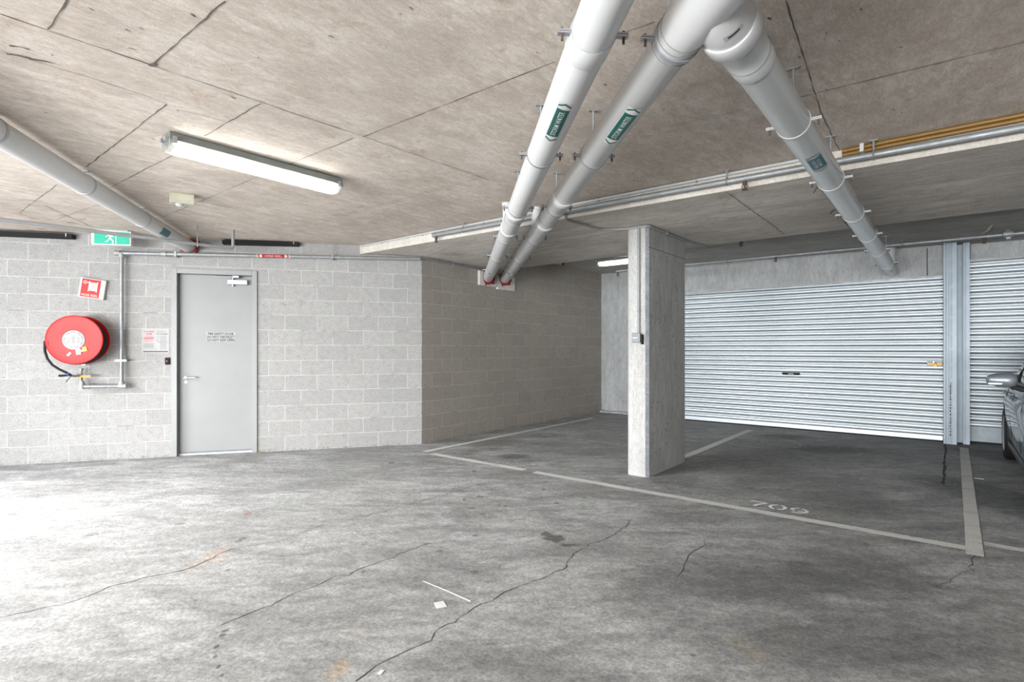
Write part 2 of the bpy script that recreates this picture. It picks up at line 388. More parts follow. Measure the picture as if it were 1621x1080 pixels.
def mat_floor():
    m = NT('stained_slab'); c = m.coord('Object')
    ax = m.mapping(c, (1, 1, 1), (0, 0, math.radians(-39)))       # along the sweep of the trowel
    st = m.mapping(ax, (.62, 1.45, 1))
    big = m.noise(c, .38, 5, .6, .4); mid = m.noise(st, 1.7, 7, .66, .9); sm = m.noise(st, 7, 6, .7, .6); fine = m.noise(c, 55, 4, .75)
    vf = m.noise(c, 120, 3, .75); gr = m.noise(c, 19, 5, .75, .5)
    col = m.mix(m.ramp(mid, .3, .7), (.205, .208, .208), (.395, .40, .40))
    col = m.mix(m.ramp(big, .42, .66, 0, .55), col, (.23, .23, .225))
    wn = m.noise(c, 1.1, 6, .7, 1.0)
    col = m.mix(m.ramp(wn, .56, .75, 0, .3), col, (.36, .325, .275))
    # stains, in metres on the slab; broad right-hand ones also paint in shade
    dn = m.n('ShaderNodeTexNoise', {'Vector': c, 'Scale': 6.0, 'Detail': 5.0, 'Roughness': .7}).outputs['Color']
    dv = m.n('ShaderNodeVectorMath', {0: m.n('ShaderNodeVectorMath', {0: dn, 1: (.5, .5, .5)}, operation='SUBTRACT').outputs[0], 'Scale': 1.0}, operation='SCALE').outputs[0]
    sep = lambda amp: m.n('ShaderNodeVectorMath', {0: m.n('ShaderNodeVectorMath', {0: dv, 'Scale': amp}, operation='SCALE').outputs[0], 1: c}, operation='ADD').outputs[0]
    pw = {a: sep(a) for a in (.03, .22, .7)}
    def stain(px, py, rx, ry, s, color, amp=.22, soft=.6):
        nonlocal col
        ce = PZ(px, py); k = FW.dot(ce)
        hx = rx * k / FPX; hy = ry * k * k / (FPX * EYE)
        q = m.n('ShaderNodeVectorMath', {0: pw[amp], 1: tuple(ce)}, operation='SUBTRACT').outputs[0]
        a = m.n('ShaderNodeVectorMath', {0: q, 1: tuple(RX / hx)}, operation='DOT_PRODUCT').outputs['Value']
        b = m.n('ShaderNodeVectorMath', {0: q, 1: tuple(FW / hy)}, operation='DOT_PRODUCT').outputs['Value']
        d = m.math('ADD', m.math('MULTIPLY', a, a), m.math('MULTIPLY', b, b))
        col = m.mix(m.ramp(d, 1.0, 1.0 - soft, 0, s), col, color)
    D = (.09, .088, .085)
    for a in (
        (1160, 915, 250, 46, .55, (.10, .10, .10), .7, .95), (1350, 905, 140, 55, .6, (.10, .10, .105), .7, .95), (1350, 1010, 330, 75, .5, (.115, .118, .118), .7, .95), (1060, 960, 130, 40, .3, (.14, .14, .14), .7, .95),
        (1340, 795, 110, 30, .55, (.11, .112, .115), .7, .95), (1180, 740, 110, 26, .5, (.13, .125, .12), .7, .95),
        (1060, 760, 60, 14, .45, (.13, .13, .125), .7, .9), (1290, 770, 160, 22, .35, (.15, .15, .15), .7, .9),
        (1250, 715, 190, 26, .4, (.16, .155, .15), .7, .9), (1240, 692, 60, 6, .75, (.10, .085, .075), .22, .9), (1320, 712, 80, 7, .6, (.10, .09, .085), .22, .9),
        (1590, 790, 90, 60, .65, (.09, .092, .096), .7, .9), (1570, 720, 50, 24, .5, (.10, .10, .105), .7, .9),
        (780, 700, 60, 12, .4, (.15, .145, .13), .22, .9), (812, 723, 34, 5, .7, D, .22, .9), (860, 690, 45, 4, .5, (.12, .12, .115), .22, .9), (870, 708, 80, 10, .3, (.16, .16, .155), .7, .9),
        (770, 800, 55, 18, .35, (.18, .17, .155), .7, .9), (705, 955, 90, 25, .35, (.19, .185, .18), .7, .9),
        (1090, 815, 80, 20, .4, (.17, .168, .16), .7, .9), (1180, 870, 90, 14, .4, (.15, .15, .15), .7, .9),
        (879, 853, 22, 7, .85, (.085, .08, .07), .22, .7), (865, 846, 13, 5, .8, (.085, .08, .07), .22, .7), (900, 863, 15, 3, .75, (.09, .085, .08), .22, .7),
        (330, 888, 42, 16, .22, (.50, .36, .24), .7, .98), (348, 872, 16, 12, .25, (.48, .30, .18), .22, .98), (540, 1058, 20, 24, .4, (.40, .27, .14), .22, .95),
        (1185, 1030, 30, 34, .35, (.30, .26, .19), .22, .95), (1295, 797, 16, 5, .4, (.33, .28, .2), .22, .9),
        (356, 999, 6, 3, .8, D, .03, .5), (351, 1006, 6, 3, .85, D, .03, .5), (342, 1024, 5, 4, .85, D, .03, .5), (341, 1040, 4, 3, .8, D, .03, .5), (345, 1056, 4, 4, .8, D, .03, .5), (350, 1070, 4, 3, .8, D, .03, .5),
        (393, 814, 7, 3, .7, (.24, .12, .09), .03, .6), (378, 857, 7, 2.5, .6, D, .03, .5), (385, 853, 7, 2.5, .6, D, .03, .5), (360, 903, 5, 2, .5, D, .03, .5), (310, 950, 5, 3, .5, D, .03, .5),
        (746, 805, 7, 2, .6, D, .03, .5), (763, 787, 4, 1.5, .6, D, .03, .5), (735, 791, 4, 1.5, .6, D, .03, .5), (765, 814, 5, 1.5, .6, D, .03, .5), (753, 848, 6, 2, .6, D, .03, .5), (696, 872, 6, 2, .6, D, .03, .5),
        (881, 797, 5, 1.5, .7, D, .03, .5), (860, 775, 4, 1.3, .6, D, .03, .5), (758, 786, 4, 1.3, .6, D, .03, .5), (751, 746, 4, 1.5, .6, D, .03, .5), (620, 733, 5, 2, .6, D, .03, .5), (790, 800, 4, 1.5, .6, D, .03, .5), (800, 801, 4, 1.3, .6, D, .03, .5), (751, 906, 8, 3, .5, D, .03, .5),
        (1188, 773, 4, 2, .8, (.2, .08, .05), .03, .5), (284, 830, 9, 2, .4, D, .03, .5), (140, 848, 9, 2, .4, D, .03, .5), (575, 906, 4, 3, .6, D, .03, .5), (1097, 1037, 6, 3, .6, D, .03, .5),
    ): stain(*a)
    # tyre scrub arcs
    for px, py, r, w, s in ((1165, 683, .42, .02, .3), (1205, 700, .5, .03, .35), (1258, 702, .55, .02, .25), (1300, 712, .45, .025, .3), (1330, 722, .5, .02, .25), (820, 800, .7, .03, .15)):
        ce = PZ(px, py)
        d = m.n('ShaderNodeVectorMath', {0: pw[.03], 1: tuple(ce)}, operation='DISTANCE').outputs['Value']
        e = m.math('ABSOLUTE', m.math('SUBTRACT', d, r))
        k = m.math('MULTIPLY', m.ramp(e, w, w * .3, 0, s * 1.6), m.ramp(m.noise(c, 1.3, 4, .6), .42, .6))
        col = m.mix(k, col, (.46, .47, .47))
    col = m.grain(col, sm, .34, .66, .80, 1.22)
    col = m.grain(col, gr, .34, .66, .80, 1.22)
    col = m.grain(col, fine, .33, .67, .72, 1.32)
    col = m.mix(m.ramp(m.noise(st, 5, 6, .78, 1.0), .64, .71, 0, .5), col, (.11, .108, .104))
    col = m.mix(m.ramp(m.noise(st, 4.2, 6, .78, 1.2), .63, .72, 0, .45), col, (.46, .463, .455))
    col = m.grain(col, vf, .33, .67, .82, 1.18)
    col = m.mix(m.ramp(m.noise(st, 11, 5, .8, .8), .66, .72, 0, .7), col, (.085, .085, .083))
    h = m.math('ADD', m.math('MULTIPLY', fine, .4), m.math('MULTIPLY', sm, .4))
    return m.P(color=col, rough=m.ramp(mid, .3, .7, .62, .82), spec=.3, normal=m.bump(h, .2, .008))
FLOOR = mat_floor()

# ------------------------------------------------------------------ setting: floor
def lerp_pts(px, n, z=0.0012, jit=.012):
    out = []
    P = [PZ(a, b, 0) for a, b in px]
    for a, b in zip(P, P[1:]):
        k = max(2, int((b - a).length / .05))
        for i in range(k):
            p = a.lerp(b, i / k); q = V((p.x + random.gauss(0, jit), p.y + random.gauss(0, jit), z)) if i else V((p.x, p.y, z))
            out.append(q)
    out.append(V((P[-1].x, P[-1].y, z))); return out
mb = MB()
mb.add([(-18, -16, 0), (9, -16, 0), (9, 10.6, 0), (-18, 10.6, 0), (-18, -16, -.2), (9, -16, -.2), (9, 10.6, -.2), (-18, 10.6, -.2)],
       [(0, 1, 2, 3), (4, 7, 6, 5), (0, 4, 5, 1), (1, 5, 6, 2), (2, 6, 7, 3), (3, 7, 4, 0)])
mb.mi = 1
for pts, w in (
    ([(0, 978), (95, 958), (190, 925), (300, 900), (365, 870), (440, 858), (500, 835), (600, 812), (680, 790), (735, 775)], .005),
    ([(350, 990), (480, 935), (560, 905), (600, 890), (680, 860)], .004),
    ([(563, 1079), (597, 1053), (661, 1023), (720, 986), (760, 957), (800, 937), (835, 925), (891, 902), (921, 869), (967, 849), (1000, 823)], .005),
    ([(1073, 912), (1089, 881), (1129, 849)], .004), ([(1480, 930), (1530, 905), (1545, 880)], .004),
    ([(620, 800), (690, 790), (760, 772)], .003)):
    mb.ribbon(lerp_pts(pts, 8), w * .95, jit=.6)
def scuff(px0, px1, n, w):
    for i in range(n):
        a = PZ(random.uniform(*px0), random.uniform(*px1)); L = random.uniform(.04, .14); d = V((random.uniform(-1, 1), random.uniform(-1, 1), 0)).normalized() * L
        mb.ribbon([a + UP * .0011, a + d * .5 + V((random.gauss(0, .01), 0, .0011)), a + d + UP * .0011], w, jit=.6)
# saw cut beside the roller-door post
mb.ribbon([V((-.055 + random.gauss(0, .006), y / 10, .0013)) for y in range(69, 99)], .022, jit=.5)
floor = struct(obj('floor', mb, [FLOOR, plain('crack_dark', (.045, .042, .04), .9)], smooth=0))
def line(name, a, b, w, mat=PAINT, z=.003, n=30, jit=.03):
    m_ = MB(); a = V(a); b = V(b); d = (b - a).normalized(); x = d.cross(UP)
    vs = []
    for i in range(n + 1):
        p = a.lerp(b, i / n)
        vs += [p + UP * z - x * w / 2 * (1 + random.uniform(-jit, jit)), p + UP * z + x * w / 2 * (1 + random.uniform(-jit, jit))]
    m_.add(vs, [(2 * i, 2 * i + 1, 2 * i + 3, 2 * i + 2) for i in range(n)])
    return obj(name, m_, mat, floor, smooth=0)
def mid(p, q): return (V(p) + V(q)) / 2
line('bay_line', PZ(684, 719), PZ(830, 744.5), .105)
line('bay_line', PZ(846, 748), PZ(1528.5, 868), .105)
line('bay_line', PZ(672, 715.5), PZ(938, 662), .10)
line('bay_line', (-2.585, 6.35, 0), (-2.585, 9.5, 0), .105)
line('bay_line', (.124, 4.66, 0), (.142, 9.62, 0), .092)
line('bay_line', (.18, 4.985, 0), (3.4, 4.9, 0), .085)
line('joint_line', (-5.2, 6.93, 0), (-2.75, 6.9, 0), .04, FADED)
line('joint_line', (-1.25, 6.9, 0), (.08, 6.915, 0), .03, FADED)
line('faded_line', PZ(1195, 778), PZ(1300, 800), .05, mat_faded('ghost_line_paint', .52, .75))
# stencilled bay numbers
def arc(cx, cy, rx, ry, a0, a1, w, n=14):
    o = []; i_ = []
    for k in range(n + 1):
        th = math.radians(a0 + (a1 - a0) * k / n)
        o.append((cx + rx * math.cos(th), cy + ry * math.sin(th))); i_.append((cx + (rx - w) * math.cos(th), cy + (ry - w * .8) * math.sin(th)))
    return o, i_
def add_arc(m_, org, *a):
    o, i_ = arc(*a); n = len(o)
    m_.add([org + V((x, y, .003)) for x, y in o + i_], [(k, k + 1, n + k + 1, n + k) if a[5] < a[4] else (k + 1, k, n + k, n + k + 1) for k in range(n - 1)])
def flat(m_, org, poly):
    ar = sum(poly[i][0] * poly[(i + 1) % len(poly)][1] - poly[(i + 1) % len(poly)][0] * poly[i][1] for i in range(len(poly)))
    if ar < 0: poly = poly[::-1]
    m_.add([org + V((x, y, .003)) for x, y in poly], [tuple(range(len(poly)))])
def digit7(m_, o):
    flat(m_, o, [(0, .15), (0, .125), (.125, .125), (.13, .15)]); flat(m_, o, [(.0, .122), (.008, .122), (.008, .105), (0, .10)])
    flat(m_, o, [(.13, .15), (.10, .122), (.07, .085), (.05, .04), (.045, 0), (.075, 0), (.08, .04), (.10, .08), (.13, .12)])
def digit0(m_, o):
    add_arc(m_, o, .065, .075, .065, .075, 100, 260, .026); add_arc(m_, o, .065, .075, .065, .075, 80, -80, .026)
def digit9(m_, o):
    add_arc(m_, o, .065, .10, .062, .050, 98, 245, .024)
    add_arc(m_, o, .055, .075, .080, .075, 72, -112, .026, 20)
    flat(m_, o, [(.062, .052), (.062, .070), (.095, .074), (.112, .066), (.108, .052)])
def digit8(m_, o):
    for cy, r in ((.11, .04), (.04, .042)):
        add_arc(m_, o, .06, cy, .052, r, 100, 260, .02); add_arc(m_, o, .06, cy, .052, r, 80, -80, .02)
def put_digits(fns, xs, y, sc):
    m_ = MB()
    for fn, x in zip(fns, xs):
        t_ = MB(); fn(t_, V((0, 0, 0))); m_.add([V((x + p.x * sc, y + p.y * sc, p.z)) for p in t_.v], t_.f)
    return m_
obj('bay_number', put_digits((digit7, digit0, digit9), (-1.378, -1.218, -1.058), 4.935, 1.10), STENCIL, floor, smooth=0)
n8 = put_digits((digit7, digit0, digit8), (-4.27, -4.105, -3.94), 4.90, 1.1)
obj('bay_number', n8, FADED, floor, smooth=0)

# ------------------------------------------------------------------ setting: ceilings, beam
E0 = V((-9.1, .2, 0)); E1 = V((-3.4, -4.6, 0))         # the edge of the slab at the daylight opening
def joint(mb_, a, b, w, dz=.002, jit=.004):
    a = PC(*a); b = PC(*b); k = max(3, int((b - a).length / .06)); pts = []
    for i in range(k + 1):
        p = a.lerp(b, i / k); pts.append(V((p.x + random.gauss(0, jit * .5), p.y + random.gauss(0, jit * .5), zc(p.x, p.y) - dz)))
    mb_.ribbon(pts, w * .75, V((0, 0, -1)), .6)
bl = PZ(572, 402, 2.655); brp = PZ(1621, 221, 2.655)
bd = (brp - bl).normalized()
def bfront(s): return bl.y + (s - bl.x) * bd.y / bd.x
mb = MB()
poly = [(-9.1, .2), (-3.4, -4.6), (-3.4, -8.6), (8, -8.6), (8, bfront(8) + .05), (-6.6, bfront(-6.6) + .05), (-6.6, 4.4), (-9.25, .45)]
n = len(poly)
mb.add([(x, y, zc(x, y)) for x, y in poly] + [(x, y, zc(x, y) + .25) for x, y in poly], [tuple(range(n))[::-1], tuple(range(n, 2 * n))] + [(i, (i + 1) % n, n + (i + 1) % n, n + i) for i in range(n)])
mb.mi = 1
for a, b, w in (
    ((0, 22), (240, 103), .008), ((240, 103), (575, 216), .006), ((575, 216), (775, 285), .005), ((75, 46), (108, 0), .009), ((240, 103), (356, 0), .009),
    ((413, 163), (324, 215), .008), ((263, 165), (135, 265), .008), ((276, 244), (176, 296), .006), ((575, 216), (880, 97), .006), ((560, 218), (407, 280), .006), ((407, 280), (250, 347), .005),
    ((0, 80), (160, 128), .004), ((160, 128), (263, 163), .004), ((282, 173), (357, 192), .004), ((86, 220), (249, 260), .004), ((986, 52), (1036, 34), .006),
    ((1244, 0), (1300, 179), .007), ((1300, 179), (1330, 240), .006), ((1260, 155), (1483, 100), .006), ((1010, 210), (1178, 173), .003), ((1483, 100), (1621, 66), .005),
    ((540, 341), (660, 308), .004), ((660, 308), (760, 282), .004), ((500, 345), (620, 370), .003), ((0, 293), (70, 305), .006), ((90, 292), (30, 337), .006), ((180, 315), (90, 347), .005), ((70, 325), (147, 360), .006), ((312, 318), (490, 353), .006), ((510, 350), (640, 318), .003)):
    joint(mb, a, b, w)
p = PC(243, 102)
mb.add([(p.x + a, p.y + b, zc(p.x, p.y) - .003) for a, b in ((-.03, -.012), (-.01, -.02), (.015, -.008), (.03, .01), (.008, .014), (-.02, .012))], [(5, 4, 3, 2, 1, 0)])
# flecks left by formwork and tie wires
for i in range(150):
    a = PC(random.uniform(-30, 1640), random.uniform(-20, 330)); L = random.uniform(.006, .03)
    if a.y > bfront(a.x) - .1: continue
    if a.x > -4 and random.random() < .55: continue
    d = V((random.gauss(0, .35), 1, 0)).normalized() * L
    mb.ribbon([a - UP * .002, a + d * .5 - UP * .002, a + d - UP * .002], random.uniform(.003, .008), V((0, 0, -1)), .6)
for a in ((20, 338), (48, 345), (75, 347), (60, 362), (95, 340), (42, 364), (105, 352), (15, 72), (10, 85), (46, 93)):
    p0 = PC(*a); d = V((.4, .9, 0)) * random.uniform(.05, .11); mb.ribbon([p0 - UP * .002, p0 + d * .5 + V((.01, 0, -.002)), p0 + d - UP * .002], .009, V((0, 0, -1)), .7)
ceiling = struct(obj('ceiling', mb, [CEIL, JOINT], smooth=0))
# wide shallow band beam and the higher soffit behind it
mb = MB(); yb = 6.87
mb.add([(-6.6, bfront(-6.6), 2.655), (8, bfront(8), 2.655), (8, yb, 2.655), (-6.6, yb, 2.655), (-6.6, bfront(-6.6), 3.1), (8, bfront(8), 3.1), (8, yb, 3.1), (-6.6, yb, 3.1)],
       [(3, 2, 1, 0), (4, 5, 6, 7), (1, 2, 6, 5), (2, 3, 7, 6), (3, 0, 4, 7)])
mb.mi = 1; mb.f.append((0, 1, 5, 4)); mb.m.append(1)
mb.mi = 2
def bj(a, b, w):
    a = PZ(*a, 2.653); b = PZ(*b, 2.653); k = max(3, int((b - a).length / .06))
    mb.ribbon([a.lerp(b, i / k) + V((random.gauss(0, .004), random.gauss(0, .004), 0)) for i in range(k + 1)], w, V((0, 0, -1)), .5)
bj((1150, 304), (1230, 362), .006); bj((1230, 362), (1242, 371), .006); bj((940, 378), (985, 372), .004)
beam = struct(obj('ceiling_beam', mb, [BEAMC, EDGEC, JOINT], smooth=0))
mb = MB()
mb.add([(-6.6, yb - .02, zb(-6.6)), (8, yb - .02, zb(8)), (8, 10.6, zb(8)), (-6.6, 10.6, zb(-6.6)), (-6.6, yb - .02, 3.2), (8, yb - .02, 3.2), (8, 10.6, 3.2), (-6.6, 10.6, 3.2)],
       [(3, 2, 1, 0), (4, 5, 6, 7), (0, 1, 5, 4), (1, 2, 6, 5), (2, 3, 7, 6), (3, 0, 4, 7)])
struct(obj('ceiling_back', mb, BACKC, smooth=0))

# ------------------------------------------------------------------ setting: walls
ZT = 3.0
def uvW1(p): d = p - CORN; return (d.dot(WD), p.z)
def uvW2(p): return (p.y - CORN.y, p.z)
D0, D1, DH = 2.135, 3.118, 2.365          # door opening along the wall (outer frame edges), head height
mb = MB(); T = -.19; UE = 6.1
for (u0, u1, z0, z1) in ((0, D0 + .02, 0, ZT), (D1 - .02, UE, 0, ZT), (D0 + .02, D1 - .02, DH - .02, ZT)):
    mb.w1box(u0, u1, z0, z1, T, 0)
struct(obj('wall_left', mb, BLOCK_L, smooth=0, uv=uvW1))
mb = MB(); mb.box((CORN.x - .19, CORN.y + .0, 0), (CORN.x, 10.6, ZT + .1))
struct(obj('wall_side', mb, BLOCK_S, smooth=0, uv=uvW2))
# bare concrete at the back: pier, lintels, the strip beyond the second door
mb = MB()
mb.box((-5.84, 10.27, 0), (-5.02, 10.6, 3.1))
mb.box((-5.02, 10.03, 2.415), (-.07, 10.3, 3.1))
mb.box((-5.06, 10.10, 0), (-4.90, 10.27, 3.1))
mb.box((-.30, 10.17, 0), (.205, 10.5, 3.1))
mb.box((.22, 10.16, 2.63), (3.6, 10.5, 3.1)); mb.box((3.5, 10.16, 0), (8, 10.5, 3.1))
struct(obj('wall_back', mb, WALLC, smooth=0))
mb = MB(); mb.box((-.275, 10.018, 2.43), (-.262, 10.031, 2.83)); struct(obj('trim_1', mb, JOINT, smooth=0))
mb = MB(); mb.box((8, -8.6, 0), (8.2, 10.6, 3.1)); struct(obj('wall_right', mb, WALLC, smooth=0))
mb = MB(); mb.box((-2.0, -8.8, 0), (8, -8.6, 3.0)); struct(obj('wall_front', mb, WALLC, smooth=0))
# rough kerb of mortar droppings at the foot of the pier
mb = MB(); x = -5.82
while x < -4.95:
    w = random.uniform(.03, .09); mb.obox((x + w / 2, 10.2 + random.uniform(-.02, .02), .012), (w / 2, .01, 0), (-.01, random.uniform(.03, .07), 0), (0, 0, random.uniform(.012, .03))); x += w * .8
struct(obj('trim_2', mb, WALLC, smooth=0))

# ------------------------------------------------------------------ fire door
door = thing('door_1', 'pale grey fire safety door in the block wall', 'door', W1(2.63, 0, 0)); struct(door)
mb = MB(); fw = .062
mb.w1box(D0, D0 + fw, 0, DH, -.12, .02); mb.w1box(D1 - fw, D1, 0, DH, -.12, .02); mb.w1box(D0 + fw, D1 - fw, DH - fw, DH, -.12, .02)
mb.w1box(D0 + fw, D0 + fw + .015, 0, DH - fw, -.12, -.105); mb.w1box(D1 - fw - .015, D1 - fw, 0, DH - fw, -.12, -.105)
obj('frame', mb, FRAMEP, door, bevel=.003)
mb = MB(); mb.w1box(D0 + fw + .003, D1 - fw - .003, .035, DH - fw - .003, -.105, -.062)
leaf = obj('leaf', mb, GREYP, door, bevel=.002)
mb = MB(); mb.w1box(D0 + fw, D1 - fw, .0, .02, -.12, -.04); obj('threshold', mb, WHITE, door)
LO = -.062
mb = MB(); hu, hz = 2.975, .985
mb.lathe(W1(hu, hz, LO), WN, [(0, .027), (.008, .027), (.011, .022)], 24); mb.cyl(W1(hu, hz, LO + .01), W1(hu, hz, LO + .055), .010, 12)
mb.tube([W1(hu, hz, LO + .05), W1(hu - .012, hz, LO + .058), W1(hu - .06, hz + .001, LO + .058), W1(hu - .125, hz + .002, LO + .055)], [.011, .011, .010, .009], 12)
mb.lathe(W1(hu, hz - .055, LO), WN, [(0, .014), (.006, .014), (.006, .0)], 16)
obj('handle', mb, CHROME, door)['label'] = 'bright lever handle'
mb = MB(); mb.w1box(2.255, 2.49, 2.185, 2.245, LO, LO + .06)
cl = obj('closer', mb, ALU, door, bevel=.004); cl['label'] = 'silver closer body'
mb = MB(); mb.cyl(W1(2.43, 2.16, LO + .03), W1(2.43, 2.27, LO + .03), .012, 12)
mb.tube([W1(2.43, 2.268, LO + .03), W1(2.36, 2.275, LO + .09)], .009, 8); mb.tube([W1(2.36, 2.278, LO + .09), W1(2.66, 2.285, LO + .02)], .008, 8); mb.w1box(2.35, 2.42, 2.268, 2.292, LO + .03, LO + .1)
obj('closer_arm', mb, ALU, cl)
mb = MB(); put_text(mb, 'FIRE SAFETY DOOR\nDO NOT OBSTRUCT\nDO NOT KEEP OPEN', W1(2.575, 1.505, LO + .004), -WD, UP, w=.32, h=.115, bold=.008)
pl = MB(); pl.w1box(2.405, 2.745, 1.44, 1.57, LO, LO + .002)
dp = obj('door_notice', pl, plain('notice_plate', (.37, .38, .38), .5), door); obj('lettering', mb, INKD, dp, smooth=0)

# ------------------------------------------------------------------ roller doors and galvanised posts
def curtain(name, x0, x1, z0, z1, t, parent, pitch=.0875):
    prof = []; z = z0
    while z < z1 - 1e-6:
        for dz, d in ((0, -.012), (.003, -.012), (.007, .0), (.020, .006), (.034, .007), (.044, .004), (.049, -.009), (.052, -.009), (.056, .001), (.064, .004), (.074, .004), (.084, -.001)):
            if z + dz <= z1: prof.append((z + dz, d))
        z += pitch
    m_ = MB(); n_ = len(prof); vs = []
    for x_ in (x0, x1):
        for zz, d in prof: vs.append((x_, t - d, zz))
    m_.add(vs, [(i, n_ + i, n_ + i + 1, i + 1) for i in range(n_ - 1)])
    m_.box((x0, t + .012, z0), (x1, t + .016, z1))
    return obj(name, m_, ZINC, parent, smooth=50)
rd = thing('door_2', 'wide zinc roller door with black handle and brass bolt', 'roller door', (-2.5, 10.06, 0)); struct(rd)
curtain('curtain', -4.92, -.085, .085, 2.40, 10.065, rd)
mb = MB(); mb.box((-4.92, 10.05, .018), (-.085, 10.08, .088)); obj('bottom_rail', mb, ZINC, rd, bevel=.004)
mb = MB(); mb.box((-4.92, 10.045, .0), (-.085, 10.08, .02)); obj('weather_seal', mb, RUBBER, rd)
mb = MB(); mb.box((-4.92, 10.026, 2.388), (-.085, 10.075, 2.416)); obj('head_trim', mb, GALV, rd)
mb = MB()
mb.prism([(-.135, -.012), (-.125, -.02), (.125, -.02), (.135, -.012), (.135, .012), (.125, .02), (-.125, .02), (-.135, .012)], (-2.09, 10.055, .93), (1, 0, 0), UP, .018)
h = obj('handle', mb, BLACK, rd, bevel=.004)
mb = MB(); mb.box((-2.13, 10.034, .924), (-2.05, 10.037, .936)); obj('handle_label', mb, WHITE, h)
bz = 1.142
mb = MB(); mb.box((-.27, 10.03, bz - .03), (-.09, 10.056, bz + .03)); lk = obj('lock_plate', mb, BRASS, rd, bevel=.003); lk['label'] = 'brass slide bolt'
mb = MB(); mb.cyl((-.26, 10.024, bz + .008), (-.085, 10.024, bz + .008), .010, 12); mb.box((-.20, 10.012, bz), (-.185, 10.03, bz + .03)); obj('bolt', mb, ALU, lk)
mb = MB(); mb.box((-.195, 10.004, bz - .058), (-.155, 10.026, bz - .018)); mb.tube([(-.188, 10.015, bz - .02), (-.188, 10.015, bz + .0), (-.175, 10.015, bz + .012), (-.162, 10.015, bz), (-.162, 10.015, bz - .02)], .004, 8); obj('padlock', mb, BRASS, lk)
rd2 = thing('door_3', 'zinc roller door behind the silver car', 'roller door', (1.8, 10.2, 0)); struct(rd2)
curtain('curtain', .2, 3.5, .235, 2.60, 10.205, rd2)
mb = MB(); mb.box((.2, 10.195, .03), (3.5, 10.215, .24)); mb.box((.2, 10.188, .03), (3.5, 10.2, .05)); obj('bottom_rail', mb, plain('rail_zinc', (.33, .375, .405), .5, .3), rd2)
mb = MB(); mb.box((.2, 10.19, .0), (3.5, 10.22, .03)); obj('weather_seal', mb, RUBBER, rd2)
mb = MB(); mb.box((.2, 10.165, 2.596), (3.5, 10.21, 2.632)); obj('head_trim', mb, GALV, rd2)
mb = MB(); rib = [(-.079, 0), (-.074, -.0), (-.062, -.0), (-.058, .008), (-.046, .008), (-.042, 0), (-.026, 0), (-.023, .006), (-.012, .006), (-.009, 0), (.004, 0), (.007, .005), (.013, .005), (.016, 0), (.067, 0), (.067, .19), (-.079, .19)]
mb.prism([(a, b) for a, b in rib], (0, 9.87, 0), (1, 0, 0), (0, 1, 0), 2.87)
pst = obj('steel_post', mb, GALVP, loc=(0, 9.9, 0)); tag(pst, 'pale galvanised ribbed post beside the wide roller door with the brass bolt', 'post')
mb = MB()
for i in range(12):
    mb.cyl((.012, 9.872, .25 + i * .22), (.012, 9.866, .25 + i * .22), .006, 8)
obj('rivet', mb, ALU, pst)
mb = MB(); z = .12
while z < .86:
    L = random.choice((.012, .02, .026)); mb.box((-.009 - .0, 9.8685, z), (.003, 9.8705, z + L)); z += L + random.choice((.008, .012, .022))
obj('stripe_marking', mb, INKD, pst)
mb = MB(); mb.prism([(.07, .18), (.07, .16), (.138, .16), (.138, 0), (.150, 0), (.153, .006), (.165, .006), (.168, 0), (.21, 0), (.213, .18)], (0, 9.985, 0), (1, 0, 0), (0, 1, 0), 2.86)
tag(obj('steel_post', mb, GALVP, loc=(.14, 10.05, 0)), 'recessed galvanised channel post between the ribbed post and the door behind the car', 'post')

# ------------------------------------------------------------------ concrete column, its switch box and conduits
c0, c1, k0, k1 = -2.712, -2.468, 5.315, 6.36
mb = MB(); ch = .03
mb.prism([(c0 + ch, k0), (c1 - ch, k0), (c1, k0 + ch), (c1, k1 - ch), (c1 - ch, k1), (c0 + ch, k1), (c0, k1 - ch), (c0, k0 + ch)], (0, 0, 0), (1, 0, 0), (0, 1, 0), 2.655)
mb.mi = 1; mb.box((c0 - .001, k0 + .02, 2.42), (c1 + .0015, k1 - .02, 2.426))
for i in range(130):
    y = random.uniform(k0 + .05, k1 - .05); z = random.uniform(.2, 2.4); r = random.uniform(.003, .011)
    mb.lathe((c1 + .0005, y, z), (1, 0, 0), [(0, r), (.0006, r * .9)], 7)
mb.m[3] = 2  # front right chamfer takes a darker, bluish concrete
tag(obj('concrete_column', mb, [COLC, JOINT, mat_concrete('dark_chamfer', (.22, .235, .25), (.33, .345, .36), (.10, .10, .10), 6, (1, 1, 1), .7, gr=.25)], loc=(-2.59, 5.84, 0), smooth=0), 'rectangular grey concrete column standing in the middle of the parking bays', 'column')
box = thing('switch_box', 'small grey switch box fixed to the pale face of the column', 'box', (-2.575, 5.315, 1.465))
mb = MB(); mb.box((-2.628, 5.262, 1.418), (-2.532, 5.315, 1.518)); bb = obj('box_body', mb, plain('switch_grey', (.19, .205, .23), .5), box, bevel=.005)
mb = MB(); mb.box((-2.53, 5.275, 1.40), (-2.515, 5.315, 1.50)); obj('side_cover', mb, BLACK, box)
mb = MB(); mb.box((-2.615, 5.259, 1.462), (-2.563, 5.2625, 1.474)); obj('sticker', mb, WHITE, box)
def clip(mb_, p, axis, r=.014): mb_.ring(p, axis, r, .004, 12, 6)
def conduit(name, pts, r, label, mat=CONDUIT, cat='conduit', clips=()):
    t_ = thing(name, label, cat, pts[0])
    m_ = MB(); m_.tube(pts, r, 10); b_ = obj('tube', m_, mat, t_)
    for p in clips:
        p = V(p); best = min(range(len(pts) - 1), key=lambda i: ((p - (V(pts[i]) + V(pts[i + 1])) / 2).length))
        m2 = MB(); m2.ring(p, V(pts[best + 1]) - V(pts[best]), r + .003, .005, 12, 6); obj('clip', m2, ALU, t_)
    return t_
zz = 2.638
